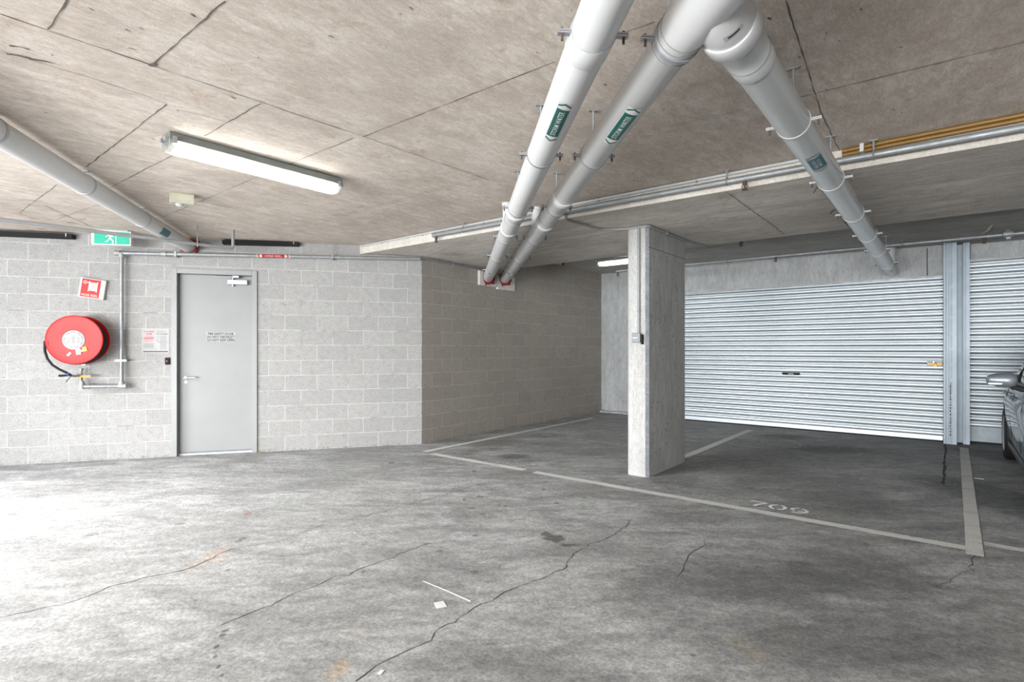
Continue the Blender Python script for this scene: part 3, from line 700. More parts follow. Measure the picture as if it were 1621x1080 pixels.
A = PZ(897, 339, 2.70); A = V((A.x, bfront(A.x) - .02, 2.72)); B_ = PZ(899, 347, zz); B_ = V((A.x, bfront(A.x) + .02, zz))
Cc = PZ(951, 363.5, zz); Dd = V((-2.70, 5.295, zz)); Ee = V((-2.575, 5.295, zz))
conduit('conduit', [A, B_ + V((0, -.035, .02)), B_, Cc - (Cc - B_).normalized() * .03, Cc + (Dd - Cc).normalized() * .03, Dd, Ee], .011, 'grey conduit crossing under the beam to the top of the column', clips=[B_.lerp(Cc, .5)])
conduit('conduit', [V((-2.566, 5.301, zz)), V((-2.566, 5.301, 1.51))], .015, 'straight grey conduit running down the column to the switch box', clips=[(-2.566, 5.301, 2.30), (-2.566, 5.301, 1.75)])
e2 = PZ(1117, 390.5, zz)
conduit('conduit', [V((-2.55, 5.295, zz)), V((-2.475, 5.295, zz)), V((-2.452, 5.32, zz)), V((-2.45, 5.9, zz)), V((-2.45, k1, zz)), V((e2.x, e2.y, zz))], .012, 'grey conduit along the shaded side of the column head with an open end', clips=[(-2.45, 5.75, zz)])

# ------------------------------------------------------------------ drainage pipes under the slab
def view_dir(p, axis):
    v = V((0, 0, EYE)) - p; a = V(axis).normalized(); return (v - a * v.dot(a)).normalized()
def wrap(mb_, o, a, e0, e1, r, uv_pts, faces):
    mb_.add([o + a * u + (e0 * math.cos(v / r) + e1 * math.sin(v / r)) * r for u, v in uv_pts], faces)
def grid(u0, u1, v0, v1, nu=2, nv=8):
    vs = [(u0 + (u1 - u0) * i / nu, v0 + (v1 - v0) * j / nv) for i in range(nu + 1) for j in range(nv + 1)]
    return vs, [(i * (nv + 1) + j, (i + 1) * (nv + 1) + j, (i + 1) * (nv + 1) + j + 1, i * (nv + 1) + j + 1) for i in range(nu) for j in range(nv)]
class Pipe:
    def __init__(s, name, label, far, near, r, mat, cat='pipe'):
        s.far = V(far); s.near = V(near); s.a = (s.near - s.far).normalized(); s.r = r; s.mat = mat
        s.t = thing(name, label, cat, (s.far + s.near) / 2)
    def at(s, py):                      # axis point seen at picture row py
        k = (s.far.z - EYE) * FPX / (HOR - py)
        return s.far + s.a * ((k - FW.dot(s.far)) / FW.dot(s.a))
    def body(s, prof):                  # [(row or None, radius)...] from the far end to the near end
        m_ = MB(); m_.lathe(s.far, s.a, prof, 40); return obj('pipe_body', m_, s.mat, s.t)
    def lam(s, py): return (s.at(py) - s.far).length
    def socket(s, py, L=.09, dr=.007, name='coupling', mat=None):
        p = s.at(py); m_ = MB(); r = s.r
        m_.lathe(p - s.a * L / 2, s.a, [(0, r), (0, r + dr * .7), (.004, r + dr), (L - .004, r + dr), (L, r + dr * .7), (L, r)], 40); return obj(name, m_, mat or s.mat, s.t)
    def ringline(s, p, mat=PVCR, R=0): m_ = MB(); m_.ring(p, s.a, s.r + .001 + R, .0022, 40, 6); return obj('joint_ring', m_, mat, s.t)
    def clamp(s, py, rod=True, mat=None, ears=True, dr=.003):
        p = s.at(py); side = s.a.cross(UP).normalized(); m_ = MB(); r = s.r + dr
        m_.lathe(p - s.a * .012, s.a, [(0, s.r), (0, r), (.024, r), (.024, s.r)], 36)
        if ears:
            for q in (-1, 1):
                m_.obox(p + side * q * (r + .022), side * .024, s.a * .012, UP * .003)
                m_.obox(p + side * q * (r + .022) - UP * .008, side * .024, s.a * .012, UP * .003)
        cm = obj('clamp', m_, mat or ALU, s.t)
        if ears:
            m2 = MB()
            for q in (-1, 1): m2.cyl(p + side * q * (r + .030) + UP * .012, p + side * q * (r + .030) - UP * .034, .005, 8)
            obj('clamp_bolt', m2, RUST, cm)
        if rod:
            ztop = zc(p.x, p.y) if p.y < bfront(p.x) else (2.655 if p.y < yb else zb(p.x))
            m3 = MB(); m3.cyl(p + UP * s.r, V((p.x, p.y, ztop)), .006, 8); m3.obox(V((p.x, p.y, ztop - .003)), s.a * .012, side * .03, UP * .003); obj('hanger_rod', m3, GALV, cm)
        return cm
    def sticker(s, py, L, W, mat, text, flip=1, off=0.0, ink=WHITE, tw=.62, th=.4):
        p = s.at(py); e0 = view_dir(p, s.a); u = s.a * flip; e1 = e0.cross(u).normalized() if True else None
        # e1 is the reading-up direction of the lettering around the pipe
        c_, s_ = math.cos(off), math.sin(off); e0, e1 = e0 * c_ + e1 * s_, e1 * c_ - e0 * s_
        m_ = MB(); R = s.r + .0012
        vs, fs = grid(-L / 2, L / 2, -W / 2, W / 2, 1, 12); wrap(m_, p, u, e0, e1, R, vs, fs); bk = obj('pipe_label', m_, WHITE, s.t, smooth=60)
        m_ = MB(); R = s.r + .0022
        vs, fs = grid(-L * .355, L * .355, -W / 2 + .002, W / 2 - .002, 1, 12); wrap(m_, p, u, e0, e1, R, vs, fs)
        for q in (-1, 1):
            vs = []; n_ = 12
            for j in range(n_ + 1):
                v_ = -W / 2 + .002 + (W - .004) * j / n_; bend = (1 - abs(2 * j / n_ - 1)) * L * .065
                vs += [(q * (L * .40 + bend), v_), (q * (L * .435 + bend), v_)]
            fs = [(2 * j, 2 * j + 1, 2 * j + 3, 2 * j + 2) if q > 0 else (2 * j + 1, 2 * j, 2 * j + 2, 2 * j + 3) for j in range(n_)]
            wrap(m_, p, u, e0, e1, R, vs, fs)
        obj('label_band', m_, mat, bk, smooth=60)
        m_ = MB(); vs, fs = text2d(text, L * tw, W * th, bold=.012); wrap(m_, p, u, e0, e1, s.r + .0032, vs, fs); obj('lettering', m_, ink, bk, smooth=0)
    def stamp(s, py, mat=INKD, L=.05, W=.05):
        p = s.at(py); e0 = view_dir(p, s.a); e1 = e0.cross(s.a); m_ = MB(); vs, fs = grid(-L / 2, L / 2, -W / 2, W / 2, 1, 6); wrap(m_, p, s.a, e0, e1, s.r + .0015, vs, fs); obj('stamp', m_, mat, s.t, smooth=60)
    def riser(s, py, r, top=None):
        p = s.at(py); ztop = top if top else (zc(p.x, p.y) if p.y < bfront(p.x) else 2.655); m_ = MB(); L = ztop - p.z
        m_.lathe(p, UP, [(0, r), (s.r + .02, r), (s.r + .02, r + .006), (s.r + .06, r + .006), (s.r + .06, r), (L - .03, r), (L - .03, r + .008), (L, r + .008)], 28); obj('riser', m_, s.mat, s.t)
    def line(s, mb_): pass

# storm pipe 1
e = PS(772, 441, CORN.x); nr = PZ(961, 0, e.z); dirn = (nr - e).normalized()
p1 = Pipe('storm_water_pipe', 'straight white storm water pipe under the ceiling, nearer the fluorescent light', e - dirn * .1, nr + dirn * 3.2, .080, PVC)
L = (p1.near - p1.far).length
p1.body([(0, .08), (L, .08)])
for y in (52, 244, 328, 374, 404, 427): p1.clamp(y)
p1.socket(335, .12); p1.socket(362, .10); p1.socket(64, .12, .004); p1.ringline(p1.at(345)); p1.riser(369, .044)
p1.sticker(170, .42, .064, DGREEN, 'STORM WATER', 1, -.18); p1.stamp(426)
# storm pipe 2 with the fittings near the camera
e = PS(798, 443, CORN.x); nr = PZ(1073, 60, e.z); dirn = (nr - e).normalized()
p2 = Pipe('storm_water_pipe', 'white storm water pipe with three dark rings and a branch fitting at its near end', e - dirn * .1, nr + dirn * 3.3, .080, PVC)
L = (p2.near - p2.far).length; l60 = p2.lam(60)
p2.body([(0, .08), (l60 - .05, .08), (l60 - .04, .087), (l60 + .085, .089), (l60 + .20, .103), (l60 + .5, .106), (L, .106)])
for y in (246, 327, 375, 406, 427): p2.clamp(y)
p2.clamp(62, dr=.012)
for k_ in (0, .03, .06, .095): p2.ringline(p2.far + p2.a * (l60 - .035 + k_), R=.007)
p2.socket(312, .12); p2.socket(352, .10); p2.ringline(p2.at(345)); p2.riser(372, .047)
p2.sticker(177, .42, .066, DGREEN, 'STORM WATER', 1, -.40); p2.stamp(426)
# pipe 3: runs to the back wall
far3 = PZ(1412, 430, 2.51); n3 = PZ(1258, 198, 2.51); d3 = (n3 - far3).normalized()
meet = p2.far.copy()
# nearest approach of the two axes
w0 = far3 - p2.far; a_ = d3; b_ = p2.a; bb_ = a_.dot(b_); dd_ = a_.dot(w0); ee_ = b_.dot(w0); sc_ = (bb_ * ee_ - dd_) / (1 - bb_ * bb_)
jn = far3 + a_ * sc_
p3 = Pipe('branch_pipe', 'long pale grey branch pipe with teal label running to the back wall', far3, jn, .080, PVCG)
L = (jn - far3).length
p3.t.location = (far3 + jn) / 2
lr = p3.lam(97)
p3.body([(0, .0), (0, .08), (lr, .08)])
m_ = MB(); o_ = far3 + d3 * lr
m_.lathe(o_, d3, [(-.01, .08), (-.008, .085), (.075, .087), (.08, .084), (.16, .087), (.20, .092), (.24, .097), (.262, .100), (.262, .080)], 40); obj('elbow', m_, PVCG, p3.t)
m_ = MB(); m_.lathe(o_, d3, [(.255, .085), (.255, .104), (.262, .107), (.325, .107), (.332, .104), (.332, .098), (L - lr - .02, .098), (L - lr + .03, .07)], 44); obj('reducer', m_, PVC, p3.t)
m_ = MB(); m_.ring(o_ + d3 * .078, d3, .0865, .002, 40, 6); m_.ring(o_ + d3 * .256, d3, .104, .003, 40, 6); obj('joint_ring', m_, PVCR, p3.t)
pz = o_ + d3 * .40; e0 = view_dir(pz, d3); m_ = MB(); vs, fs = grid(-.012, .012, -.035, .035, 1, 6); wrap(m_, pz, d3, e0, e0.cross(d3), .0992, vs, fs); stk = obj('size_tag', m_, WHITE, p3.t, smooth=60)
m_ = MB(); vs, fs = grid(-.004, .004, -.022, .022, 1, 6); wrap(m_, pz, d3, e0, e0.cross(d3), .1, vs, fs); obj('print', m_, INKD, stk, smooth=60)
for y in (195, 284, 337, 371, 395, 416): p3.clamp(y, True, WHITE, True)
p3.sticker(240, .30, .085, TEAL, 'STORM\nWATER', -1, -.15, tw=.5, th=.5); p3.stamp(421, INKD, .06, .05)
pe = far3 + d3 * .12
m_ = MB(); m_.lathe(pe, UP, [(-.03, .05), (.10, .058), (.10, .064), (.16, .064), (.16, .056), (zb(pe.x) - pe.z, .056)], 28); obj('riser', m_, PVCG, p3.t)
# pipe 4 into the door wall
far4 = PW(304, 387, -.1); far4.z = 2.64; n4 = PZ(0, 213, 2.64); d4 = (n4 - far4).normalized()
p4 = Pipe('waste_pipe', 'white pipe dropping along the ceiling into the block wall above the fire door', far4, n4 + d4 * 1.8, .080, PVC)
p4.body([(0, .08), ((p4.near - p4.far).length, .08)])
for y in (205, 292, 346): p4.clamp(y, True, None, False)
m_ = MB(); pp = p4.at(362); e0 = view_dir(pp, p4.a); vs, fs = grid(-.12, .12, -.04, .04, 1, 6); wrap(m_, pp, p4.a, e0, e0.cross(p4.a), .0815, vs, fs); obj('pipe_label', m_, TEAL, p4.t, smooth=60)

# fire collars and plaster pads
def collar(p, axis, r, parent):
    m_ = MB(); m_.lathe(p, axis, [(0, r - .012), (0, r + .012), (.05, r + .012), (.05, r - .008)], 36)
    ob = obj('collar_ring', m_, DKRED, parent)
    m2 = MB(); a = V(axis).normalized(); e = UP; x = e.cross(a).normalized(); y = a.cross(x)
    for k in range(5):
        th = 2 * PI * k / 5 + .5; q = p + (x * math.cos(th) + y * math.sin(th)) * (r + .026)
        m2.obox(q + a * .006, x * .016, y * .016, a * .006)
    obj('lug', m2, DKRED, ob)
for (t0, t1, z0, z1, pp, lab) in ((6.35, 6.785, 2.365, 2.605, p1, 'white plaster pad with red collar around the pipe nearer the light'), (6.795, 7.245, 2.335, 2.575, p2, 'white plaster pad with red collar around the ringed pipe, hung slightly lower')):
    c_ = pp.far + pp.a * .1
    t_ = thing('fire_collar', lab, 'pipe collar', (CORN.x, c_.y, (z0 + z1) / 2))
    m_ = MB(); m_.box((CORN.x, t0, z0), (CORN.x + .045, t1, z1)); obj('plaster_pad', m_, PLASTER, t_, bevel=.006)
    k_ = (.045) / pp.a.x; collar(pp.far + pp.a * (.1 + k_ + .015), V((1, 0, 0)).lerp(pp.a, .5), .094, t_)
t_ = thing('fire_collar', 'red collar ring where the white pipe enters the wall above the fire door', 'pipe collar', p4.far + p4.a * .12)
collar(p4.far + p4.a * (PW(304, 387, 0) - PW(304, 387, -.1)).length, WN, .094, t_)

# ------------------------------------------------------------------ ceiling lights
def batten(c, axis, L, label, group):
    axis = V(axis); c = c - UP * .008; side = axis.cross(UP).normalized(); ztop = c.z
    t_ = thing('batten_light', label, 'ceiling light', c, group)
    m_ = MB(); w = .062
    m_.prism([(-w, 0), (-w, -.035), (-w * .86, -.058), (w * .86, -.058), (w, -.035), (w, 0)], c - axis * L / 2, side, UP, 1e-6) if False else None
    m_.add([c + axis * q * L / 2 + side * a + UP * b for q in (-1, 1) for a, b in ((-w, 0), (-w, -.05), (-w * .8, -.062), (w * .8, -.062), (w, -.05), (w, 0))],
           [(0, 1, 2, 3, 4, 5)[::-1], (6, 7, 8, 9, 10, 11)] + [(i, (i + 1) % 6, 6 + (i + 1) % 6, 6 + i) for i in range(6)])
    obj('housing', m_, plain('light_housing', (.17, .185, .172), .5), t_, bevel=.002)
    m_ = MB()
    for q in (-1, 1): m_.cyl(c + side * q * .024 - UP * .082 - axis * (L / 2 - .04), c + side * q * .024 - UP * .082 + axis * (L / 2 - .04), .013, 12)
    obj('fluorescent_tube', m_, TUBE, t_)
    m_ = MB(); w2 = .066; prof = [(-w2, -.05), (-w2, -.085), (-w2 * .75, -.115), (w2 * .75, -.115), (w2, -.085), (w2, -.05)]
    m_.add([c + axis * q * (L / 2 + .004) + side * a + UP * b for q in (-1, 1) for a, b in prof], [(0, 1, 2, 3, 4, 5)[::-1], (6, 7, 8, 9, 10, 11)] + [(i, i + 1, 7 + i, 6 + i) for i in range(5)])
    obj('diffuser', m_, CLEAR, t_)
    m_ = MB()
    for q in (-1, 1):
        for sd in (-1, 1):
            m_.obox(c + axis * q * (L / 2 - .03) + side * sd * (w + .006) - UP * .05, axis * .012, side * .005, UP * .022)
            m_.obox(c + axis * q * (L / 2 + .012) + side * sd * .035 - UP * .045, axis * .01, side * .012, UP * .014)
    obj('clip', m_, ALU, t_)
    m_ = MB()
    for q in (-1, 1): m_.obox(c + axis * q * (L / 2 - .035) - UP * .085, axis * .01, side * .045, UP * .018)
    obj('lamp_holder', m_, WHITE, t_)
    return t_
lc = (PC(275, 217, .06) + PC(537, 288, .06)) / 2
lc = V((-3.955, 1.955, zc(-3.955, 1.955)))
batten(lc, (0, 1, 0), 1.27, 'lit fluorescent batten light on the open ceiling near the white pipe', 'ceiling lights')
lc2 = V((-4.2, 8.4, zb(-4.2)))
batten(lc2, (1, 0, 0), 1.27, 'lit fluorescent batten light in the dim bay behind the column', 'ceiling lights')
conduit('conduit', [PT(944, 408.3, 8.25), PT(1000, 404, 8.25)], .012, 'short pale conduit on the dim ceiling just above the light behind the column', WHITE)

# emergency light / sensor box
b0 = PC(266, 312); bc = V((b0.x, b0.y, zc(b0.x, b0.y)))
bc = PC(288, 308)
t_ = thing('sensor_box', 'small cream sensor box on the ceiling below the batten light', 'box', bc)
u = (PC(308, 309) - PC(272, 306)); u.z = 0; u.normalize(); u = V((.30, .954, 0)).normalized(); sd = u.cross(UP)
m_ = MB(); m_.obox(bc - UP * .045 , u * .095, sd * .055, UP * .045); obj('box_body', m_, CREAM, t_, bevel=.004)
m_ = MB(); m_.obox(bc - UP * .038 + sd * .0555, u * .086, sd * .001, UP * .024); obj('front_panel', m_, plain('cream_panel', (.52, .505, .40), .5), t_)
m_ = MB(); m_.lathe(bc - UP * .09 - u * .02, -UP, [(0, .03), (.012, .03), (.022, .02), (.026, 0)], 20); obj('sensor_lens', m_, WHITE, t_)

# ------------------------------------------------------------------ exit sign
d_ex = 6.28
def PD(px, py, k): d = ray(px, py); return V((d.x * k, d.y * k, EYE + d.z * k))
ex = PD(176, 376, 6.32); ax_ = V((.62, .785, 0)).normalized(); nx = ax_.cross(UP)
t_ = thing('exit_sign', 'green exit sign with white running figure hung from the ceiling', 'sign', V((ex.x, ex.y, zc(ex.x, ex.y))))
zt = zc(ex.x, ex.y); W_, H_ = .205, .086; ez = 2.645
m_ = MB(); m_.obox(V((ex.x, ex.y, ez)) - nx * .03, ax_ * W_, nx * .03, UP * H_); m_.obox(V((ex.x, ex.y, (zt + ez + H_) / 2)) - nx * .02, ax_ * .17, nx * .02, UP * max(.005, (zt - ez - H_) / 2)); obj('sign_body', m_, WHITE, t_, bevel=.004)
m_ = MB(); o_ = V((ex.x, ex.y, ez)) + nx * .001; m_.obox(o_ + ax_ * .008, ax_ * (W_ - .025), nx * .002, UP * (H_ - .016)); fp = obj('sign_face', m_, GREEN, t_)
m_ = MB(); fo = o_ + nx * .0025
def pg(m__, pts, o=None, s=1.0): m__.prism([(a * s, b * s) for a, b in pts], fo if o is None else o, ax_, UP, .0008)
pg(m_, [(-.035, .062), (.055, .062), (.055, -.068), (.045, -.068), (.045, .054), (-.035, .054)])
pg(m_, [(-.06, .012), (-.035, .036), (.012, .036), (.03, .01), (.022, .004), (.006, .022), (.0, .0), (.028, -.03), (.024, -.07), (.010, -.07), (.012, -.036), (-.018, -.014), (-.028, -.044), (-.062, -.052), (-.062, -.04), (-.038, -.032), (-.022, .0), (-.016, .022), (-.03, .022), (-.052, .004)])
m_.lathe(fo + ax_ * .004 + UP * .05, nx, [(0, .011), (.0008, .011)], 14)
obj('running_figure', m_, WHITE, fp, smooth=0)

# ------------------------------------------------------------------ hose reel, its sign and supply pipe
sg = thing('hose_reel_sign', 'red and white hose reel sign tilted on the block wall', 'sign', W1(3.94, 2.076, .0))
th = math.radians(-8); sx = (-WD) * math.cos(th) + UP * math.sin(th); sy = UP * math.cos(th) + WD * math.sin(th); so = W1(3.945, 2.076, 0)
m_ = MB(); m_.prism([(-.135, .0), (-.105, .055), (.135, .028), (.135, .0)], so - sy * .115, sx, WN, .23) if False else m_.obox(so + WN * .024, sx * .132, WN * .024, sy * .118)
obj('sign_body', m_, WHITE, sg, bevel=.003)
m_ = MB(); m_.obox(so + WN * .049 - sx * .014, sx * .096, WN * .0012, sy * .108); rp = obj('sign_face', m_, RED, sg)
m_ = MB(); o_ = so + WN * .0506 - sx * .014
put_text(m_, 'HOSE REEL', o_ - sy * .083, sx, sy, w=.165, h=.026, bold=.012)
m_.obox(o_ + sx * .022 + sy * .022, sx * .037, WN * .0005, sy * .05)
for q in (-1, 1): m_.obox(o_ + sx * (.022 + q * .041) + sy * .022, sx * .005, WN * .0006, sy * .062)
m_.ring(o_ - sx * .062 + sy * .066, WN, .018, .004, 20, 5); m_.lathe(o_ - sx * .062 + sy * .066, WN, [(0, .007), (.001, .007)], 12); m_.obox(o_ - sx * .028 + sy * .066, sx * .016, WN * .0006, sy * .005)
obj('pictogram', m_, WHITE, rp, smooth=0)
m_ = MB()
for k in range(6): m_.obox(o_ + sx * (-.006 + k * .011) + sy * .022 + WN * .001, sx * .0016, WN * .0004, sy * .046)
obj('stripe', m_, plain('stripe_pink', (.62, .25, .22), .5), rp, smooth=0)

rc_u, rc_z = 4.02, 1.455
reel = thing('hose_reel', 'red fire hose reel with black hose on the block wall', 'hose reel', W1(rc_u, rc_z, 0))
RR = .283
def disc(o, rad, conc, name, mat, parent=reel):
    m_ = MB(); m_.lathe(o, WN, [(0, .09), (0, rad - .01), (.006, rad), (.012, rad), (.016, rad - .006), (.012, rad - .02), (conc, .10), (conc, 0)], 64); return obj(name, m_, mat, parent)
disc(W1(rc_u - .012, rc_z, .13), RR, .02, 'back_flange', RED)
fd = disc(W1(rc_u, rc_z, .29), RR, .026, 'front_flange', RED)
m_ = MB(); m_.lathe(W1(rc_u - .01, rc_z, .14), WN, [(0, .15), (.15, .15)], 40); obj('drum', m_, RED, reel)
m_ = MB()
m_.tube([W1(rc_u - .004, rc_z - .012, .160 + i / 40 * .026) + (WD * math.cos(2 * PI * i / 40) + UP * math.sin(2 * PI * i / 40)) * (.258 + .004 * math.sin(i * .31)) for i in range(201)], .0145, 8)
obj('hose_coil', m_, RUBBER, reel)
m_ = MB(); m_.lathe(W1(rc_u, rc_z, .315), WN, [(0, .112), (.006, .110), (.010, .1), (.010, 0)], 40); hb = obj('hub_cap', m_, plain('hub_grey', (.40, .40, .40), .5, spec=.2), reel)
m_ = MB(); o_ = W1(rc_u, rc_z, .3265)
for k in range(9):
    a0 = k * 40 + random.uniform(0, 8); rr = .088
    for j in range(2):
        th = math.radians(a0 + j * 14); c_ = o_ + (-WD) * rr * math.cos(th) + UP * rr * math.sin(th)
        m_.obox(c_, (-WD) * .006, UP * .005, WN * .0004)
for k in range(6): m_.obox(o_ + UP * (.035 - k * .014), (-WD) * random.uniform(.012, .02), UP * .0025, WN * .0004)
for q in (-1, 1):
    for k in range(5): m_.obox(o_ + WD * q * .048 + UP * (.03 - k * .015), (-WD) * random.uniform(.010, .016), UP * .002, WN * .0004)
obj('hub_lettering', m_, INKG, hb, smooth=0)
for (du, dz, w, h_, r_, mt, nm) in ((-.045, -.135, .024, .034, 8, WHITE, 'sticker'), (-.107, -.105, .020, .026, 18, YELLOW, 'sticker'), (.045, -.165, .012, .024, -40, WHITE, 'sticker'), (-.08, -.125, .010, .012, 10, WHITE, 'sticker')):
    rr = math.hypot(du, dz); conc = .026; oo = .29 + .014 + (conc - .012) * max(0, (RR - .02 - rr)) / (RR - .12) + .004
    th = math.radians(r_); sx_ = (-WD) * math.cos(th) + UP * math.sin(th); sy_ = UP * math.cos(th) + WD * math.sin(th)
    m_ = MB(); m_.obox(W1(rc_u + du, rc_z + dz, oo), sx_ * w, WN * .002, sy_ * h_); obj(nm, m_, mt, fd)
m_ = MB(); m_.cyl(W1(rc_u, rc_z, .0), W1(rc_u, rc_z, .14), .04, 16); m_.w1box(rc_u - .09, rc_u + .09, rc_z - .12, rc_z + .12, 0, .012); m_.w1box(rc_u - .02, rc_u + .02, rc_z - .3, rc_z, .05, .075); obj('bracket', m_, GALV, reel)
# loose hose end and nozzle
def hpt(px, py, off): return PW(px, py, off)
m_ = MB(); hp = [hpt(71, 540, .24), hpt(71, 556, .245), hpt(75, 568, .25), hpt(83, 578, .25), hpt(94, 585, .245), hpt(105, 590, .235), hpt(112, 594, .225)]
m_.tube(hp, .0135, 10); obj('hose_end', m_, RUBBER, reel)
m_ = MB(); m_.tube([hpt(112, 594, .225), hpt(104, 594.5, .225), hpt(97, 595, .225), hpt(93, 595, .225)], [.009, .012, .013, .012], 12); nz = obj('nozzle', m_, BLACK, reel)
m_ = MB(); m_.tube([hpt(107, 596, .235), hpt(108.5, 590, .24)], .009, 8); obj('nozzle_lever', m_, BLUE, nz)
# valves
m_ = MB(); m_.tube([hpt(128, 583, .10), hpt(128, 612, .10)], .017, 12); m_.tube([hpt(130, 594, .11), hpt(118, 596, .16), hpt(112, 594.5, .2)], .014, 10)
for py in (585, 595, 603): m_.lathe(hpt(128, py, .10), UP, [(-.014, .024), (.014, .024)], 8)
vl = obj('valve', m_, mat_galv('worn_valve', (.36, .36, .33), .45, .4), reel)
m_ = MB(); m_.obox(hpt(136, 596, .13), (-WD) * .05, UP * .012, WN * .006); obj('valve_lever', m_, ORANGE, vl)
m_ = MB(); a = hpt(112, 596, .21); b = hpt(106, 603, .21); m_.obox((a + b) / 2, (b - a) * .75, UP * .006, WN * .006); obj('valve_lever', m_, RUST, vl)
m_ = MB(); m_.lathe(hpt(128, 598, .10), UP, [(-.02, .021), (.02, .021)], 10); obj('brass_union', m_, BRASS, vl)

sp = thing('hose_supply_pipe', 'galvanised water pipe along the block wall dropping to the hose reel valve', 'pipe', W1(3.63, 2.5, .08))
zu = 2.53
def so_(u): return 2.513 + (3.63 - u) * .028
m_ = MB(); m_.cyl(W1(3.66, so_(3.66), .08), W1(.03, so_(.03), .08), .024, 14); obj('pipe_run', m_, GALV, sp)
m_ = MB(); m_.cyl(W1(3.63, so_(3.63), .08), W1(3.63, .90, .08), .022, 14); m_.cyl(W1(3.63, .90, .08), W1(4.03, .905, .10), .022, 14); obj('drop_pipe', m_, GALV, sp)
m_ = MB()
for (u, z, ax) in ((3.67, so_(3.67), WD), (3.63, so_(3.63) - .03, UP), (3.63, .93, UP), (3.605, .9, WD), (3.98, .905, WD), (3.18, so_(3.18), WD)):
    m_.lathe(W1(u, z, .08) - ax * .028, ax, [(0, .024), (0, .033), (.056, .033), (.056, .024)], 16)
m_.lathe(W1(4.028, .905, .10), UP, [(-.03, .03), (.06, .03)], 16); m_.lathe(W1(3.63, .90, .08), WD, [(-.034, .03), (.034, .03)], 16)
obj('fitting', m_, mat_galv('fitting_galv', (.40, .405, .40), .5, .4), sp)
for (u, z, vert) in ((3.63, 1.21, True), (3.05, so_(3.05), False), (1.2, so_(1.2), False)):
    m_ = MB()
    if vert: m_.w1box(u - .06, u + .06, z - .012, z + .012, .10, .108); m_.w1box(u - .055, u - .04, z - .01, z + .01, 0, .1); m_.w1box(u + .04, u + .055, z - .01, z + .01, 0, .1)
    else: m_.w1box(u - .012, u + .012, z - .03, z + .03, 0, .11); m_.cyl(W1(u, z, .08), W1(u, zc(*W1(u, z, .08)[:2]), .08), .005, 8)
    obj('pipe_clip', m_, GALV, sp)
# red direction sticker wrapped on the run
um, Ls = 1.93, .40; pc_ = W1(um, so_(um), .08); aX = (W1(0, so_(0), 0) - W1(1, so_(1), 0)).normalized(); e0 = view_dir(pc_, aX); e1 = e0.cross(aX)
m_ = MB(); vs, fs = grid(-Ls / 2, Ls / 2, -.026, .026, 1, 8); wrap(m_, pc_, aX, e0, e1, .0253, vs, fs); ps = obj('pipe_label', m_, WHITE, sp, smooth=60)
m_ = MB(); vs, fs = grid(-.135, .135, -.0255, .0255, 1, 8); wrap(m_, pc_, aX, e0, e1, .0262, vs, fs)
for q in (-1, 1):
    vs = []
    for j in range(9):
        v_ = -.0255 + .051 * j / 8; bnd = (1 - abs(j / 4 - 1)) * .022; vs += [(q * (.152 + bnd), v_), (q * (.17 + bnd), v_)]
    wrap(m_, pc_, aX, e0, e1, .0262, vs, [(2 * j, 2 * j + 1, 2 * j + 3, 2 * j + 2) if q > 0 else (2 * j + 1, 2 * j, 2 * j + 2, 2 * j + 3) for j in range(8)])
obj('label_band', m_, RED, ps, smooth=60)
m_ = MB(); vs, fs = text2d('HOSE REEL', .21, .026, bold=.012); wrap(m_, pc_, aX, e0, e1, .0272, vs, fs); obj('lettering', m_, WHITE, ps, smooth=0)
# the thinner continuation along the dark wall
conduit('wall_pipe', [V((CORN.x + .03, CORN.y - .07, 2.615)), V((CORN.x + .05, CORN.y + .03, 2.63)), V((CORN.x + .05, CORN.y + .6, 2.62)), V((CORN.x + .05, 6.6, 2.60)), V((CORN.x + .05, 7.1, 2.60))], .014, 'thin dark pipe turning the wall corner towards the red collars', GALV, 'pipe', clips=[(CORN.x + .05, 5.75, 2.619)])

# hung conduit crossing in front of the exit sign
f_ = PZ(0, 347.5, 2.535); g_ = PZ(366, 393.5, 2.535); dd = (f_ - g_).normalized()
t_ = thing('hung_conduit', 'long grey conduit hung below the ceiling in front of the exit sign', 'conduit', g_)
m_ = MB(); m_.tube([V((g_.x, g_.y, zc(g_.x, g_.y))) - dd * .02, V((g_.x, g_.y, 2.575)) - dd * .02, g_ - dd * .012 + UP * .012, g_ + dd * .03, f_ + dd * 1.6], .018, 14); obj('tube', m_, CONDUIT, t_)
k = g_ + dd * ((PZ(312, 387, 2.535) - g_).length); m_ = MB(); m_.cyl(k, V((k.x, k.y, zc(k.x, k.y))), .006, 8); m_.ring(k, dd, .024, .006, 14, 6); obj('hanger_rod', m_, GALV, t_)
# black bars at the top of the wall
for (pa, pb, lab) in (((-60, 366), (117, 373.5), 'black bar along the wall top beside the exit sign'), ((353, 382.5), (473, 385.5), 'black bar along the wall top above the fire door')):
    a = PW(*pa, .05); b = PW(*pb, .05); d_ = (b - a); m_ = MB(); c_ = (a + b) / 2
    c_ = c_ - UP * .012; m_.obox(c_, d_ / 2, WN * .049, UP * .026); br = obj('black_bar', m_, BLACK, loc=c_, bevel=.003); tag(br, lab, 'bar')
    m_ = MB(); m_.obox(b - d_.normalized() * .06 + WN * .0505, d_.normalized() * .004, WN * .001, UP * .02); obj('clip', m_, ALU, br)

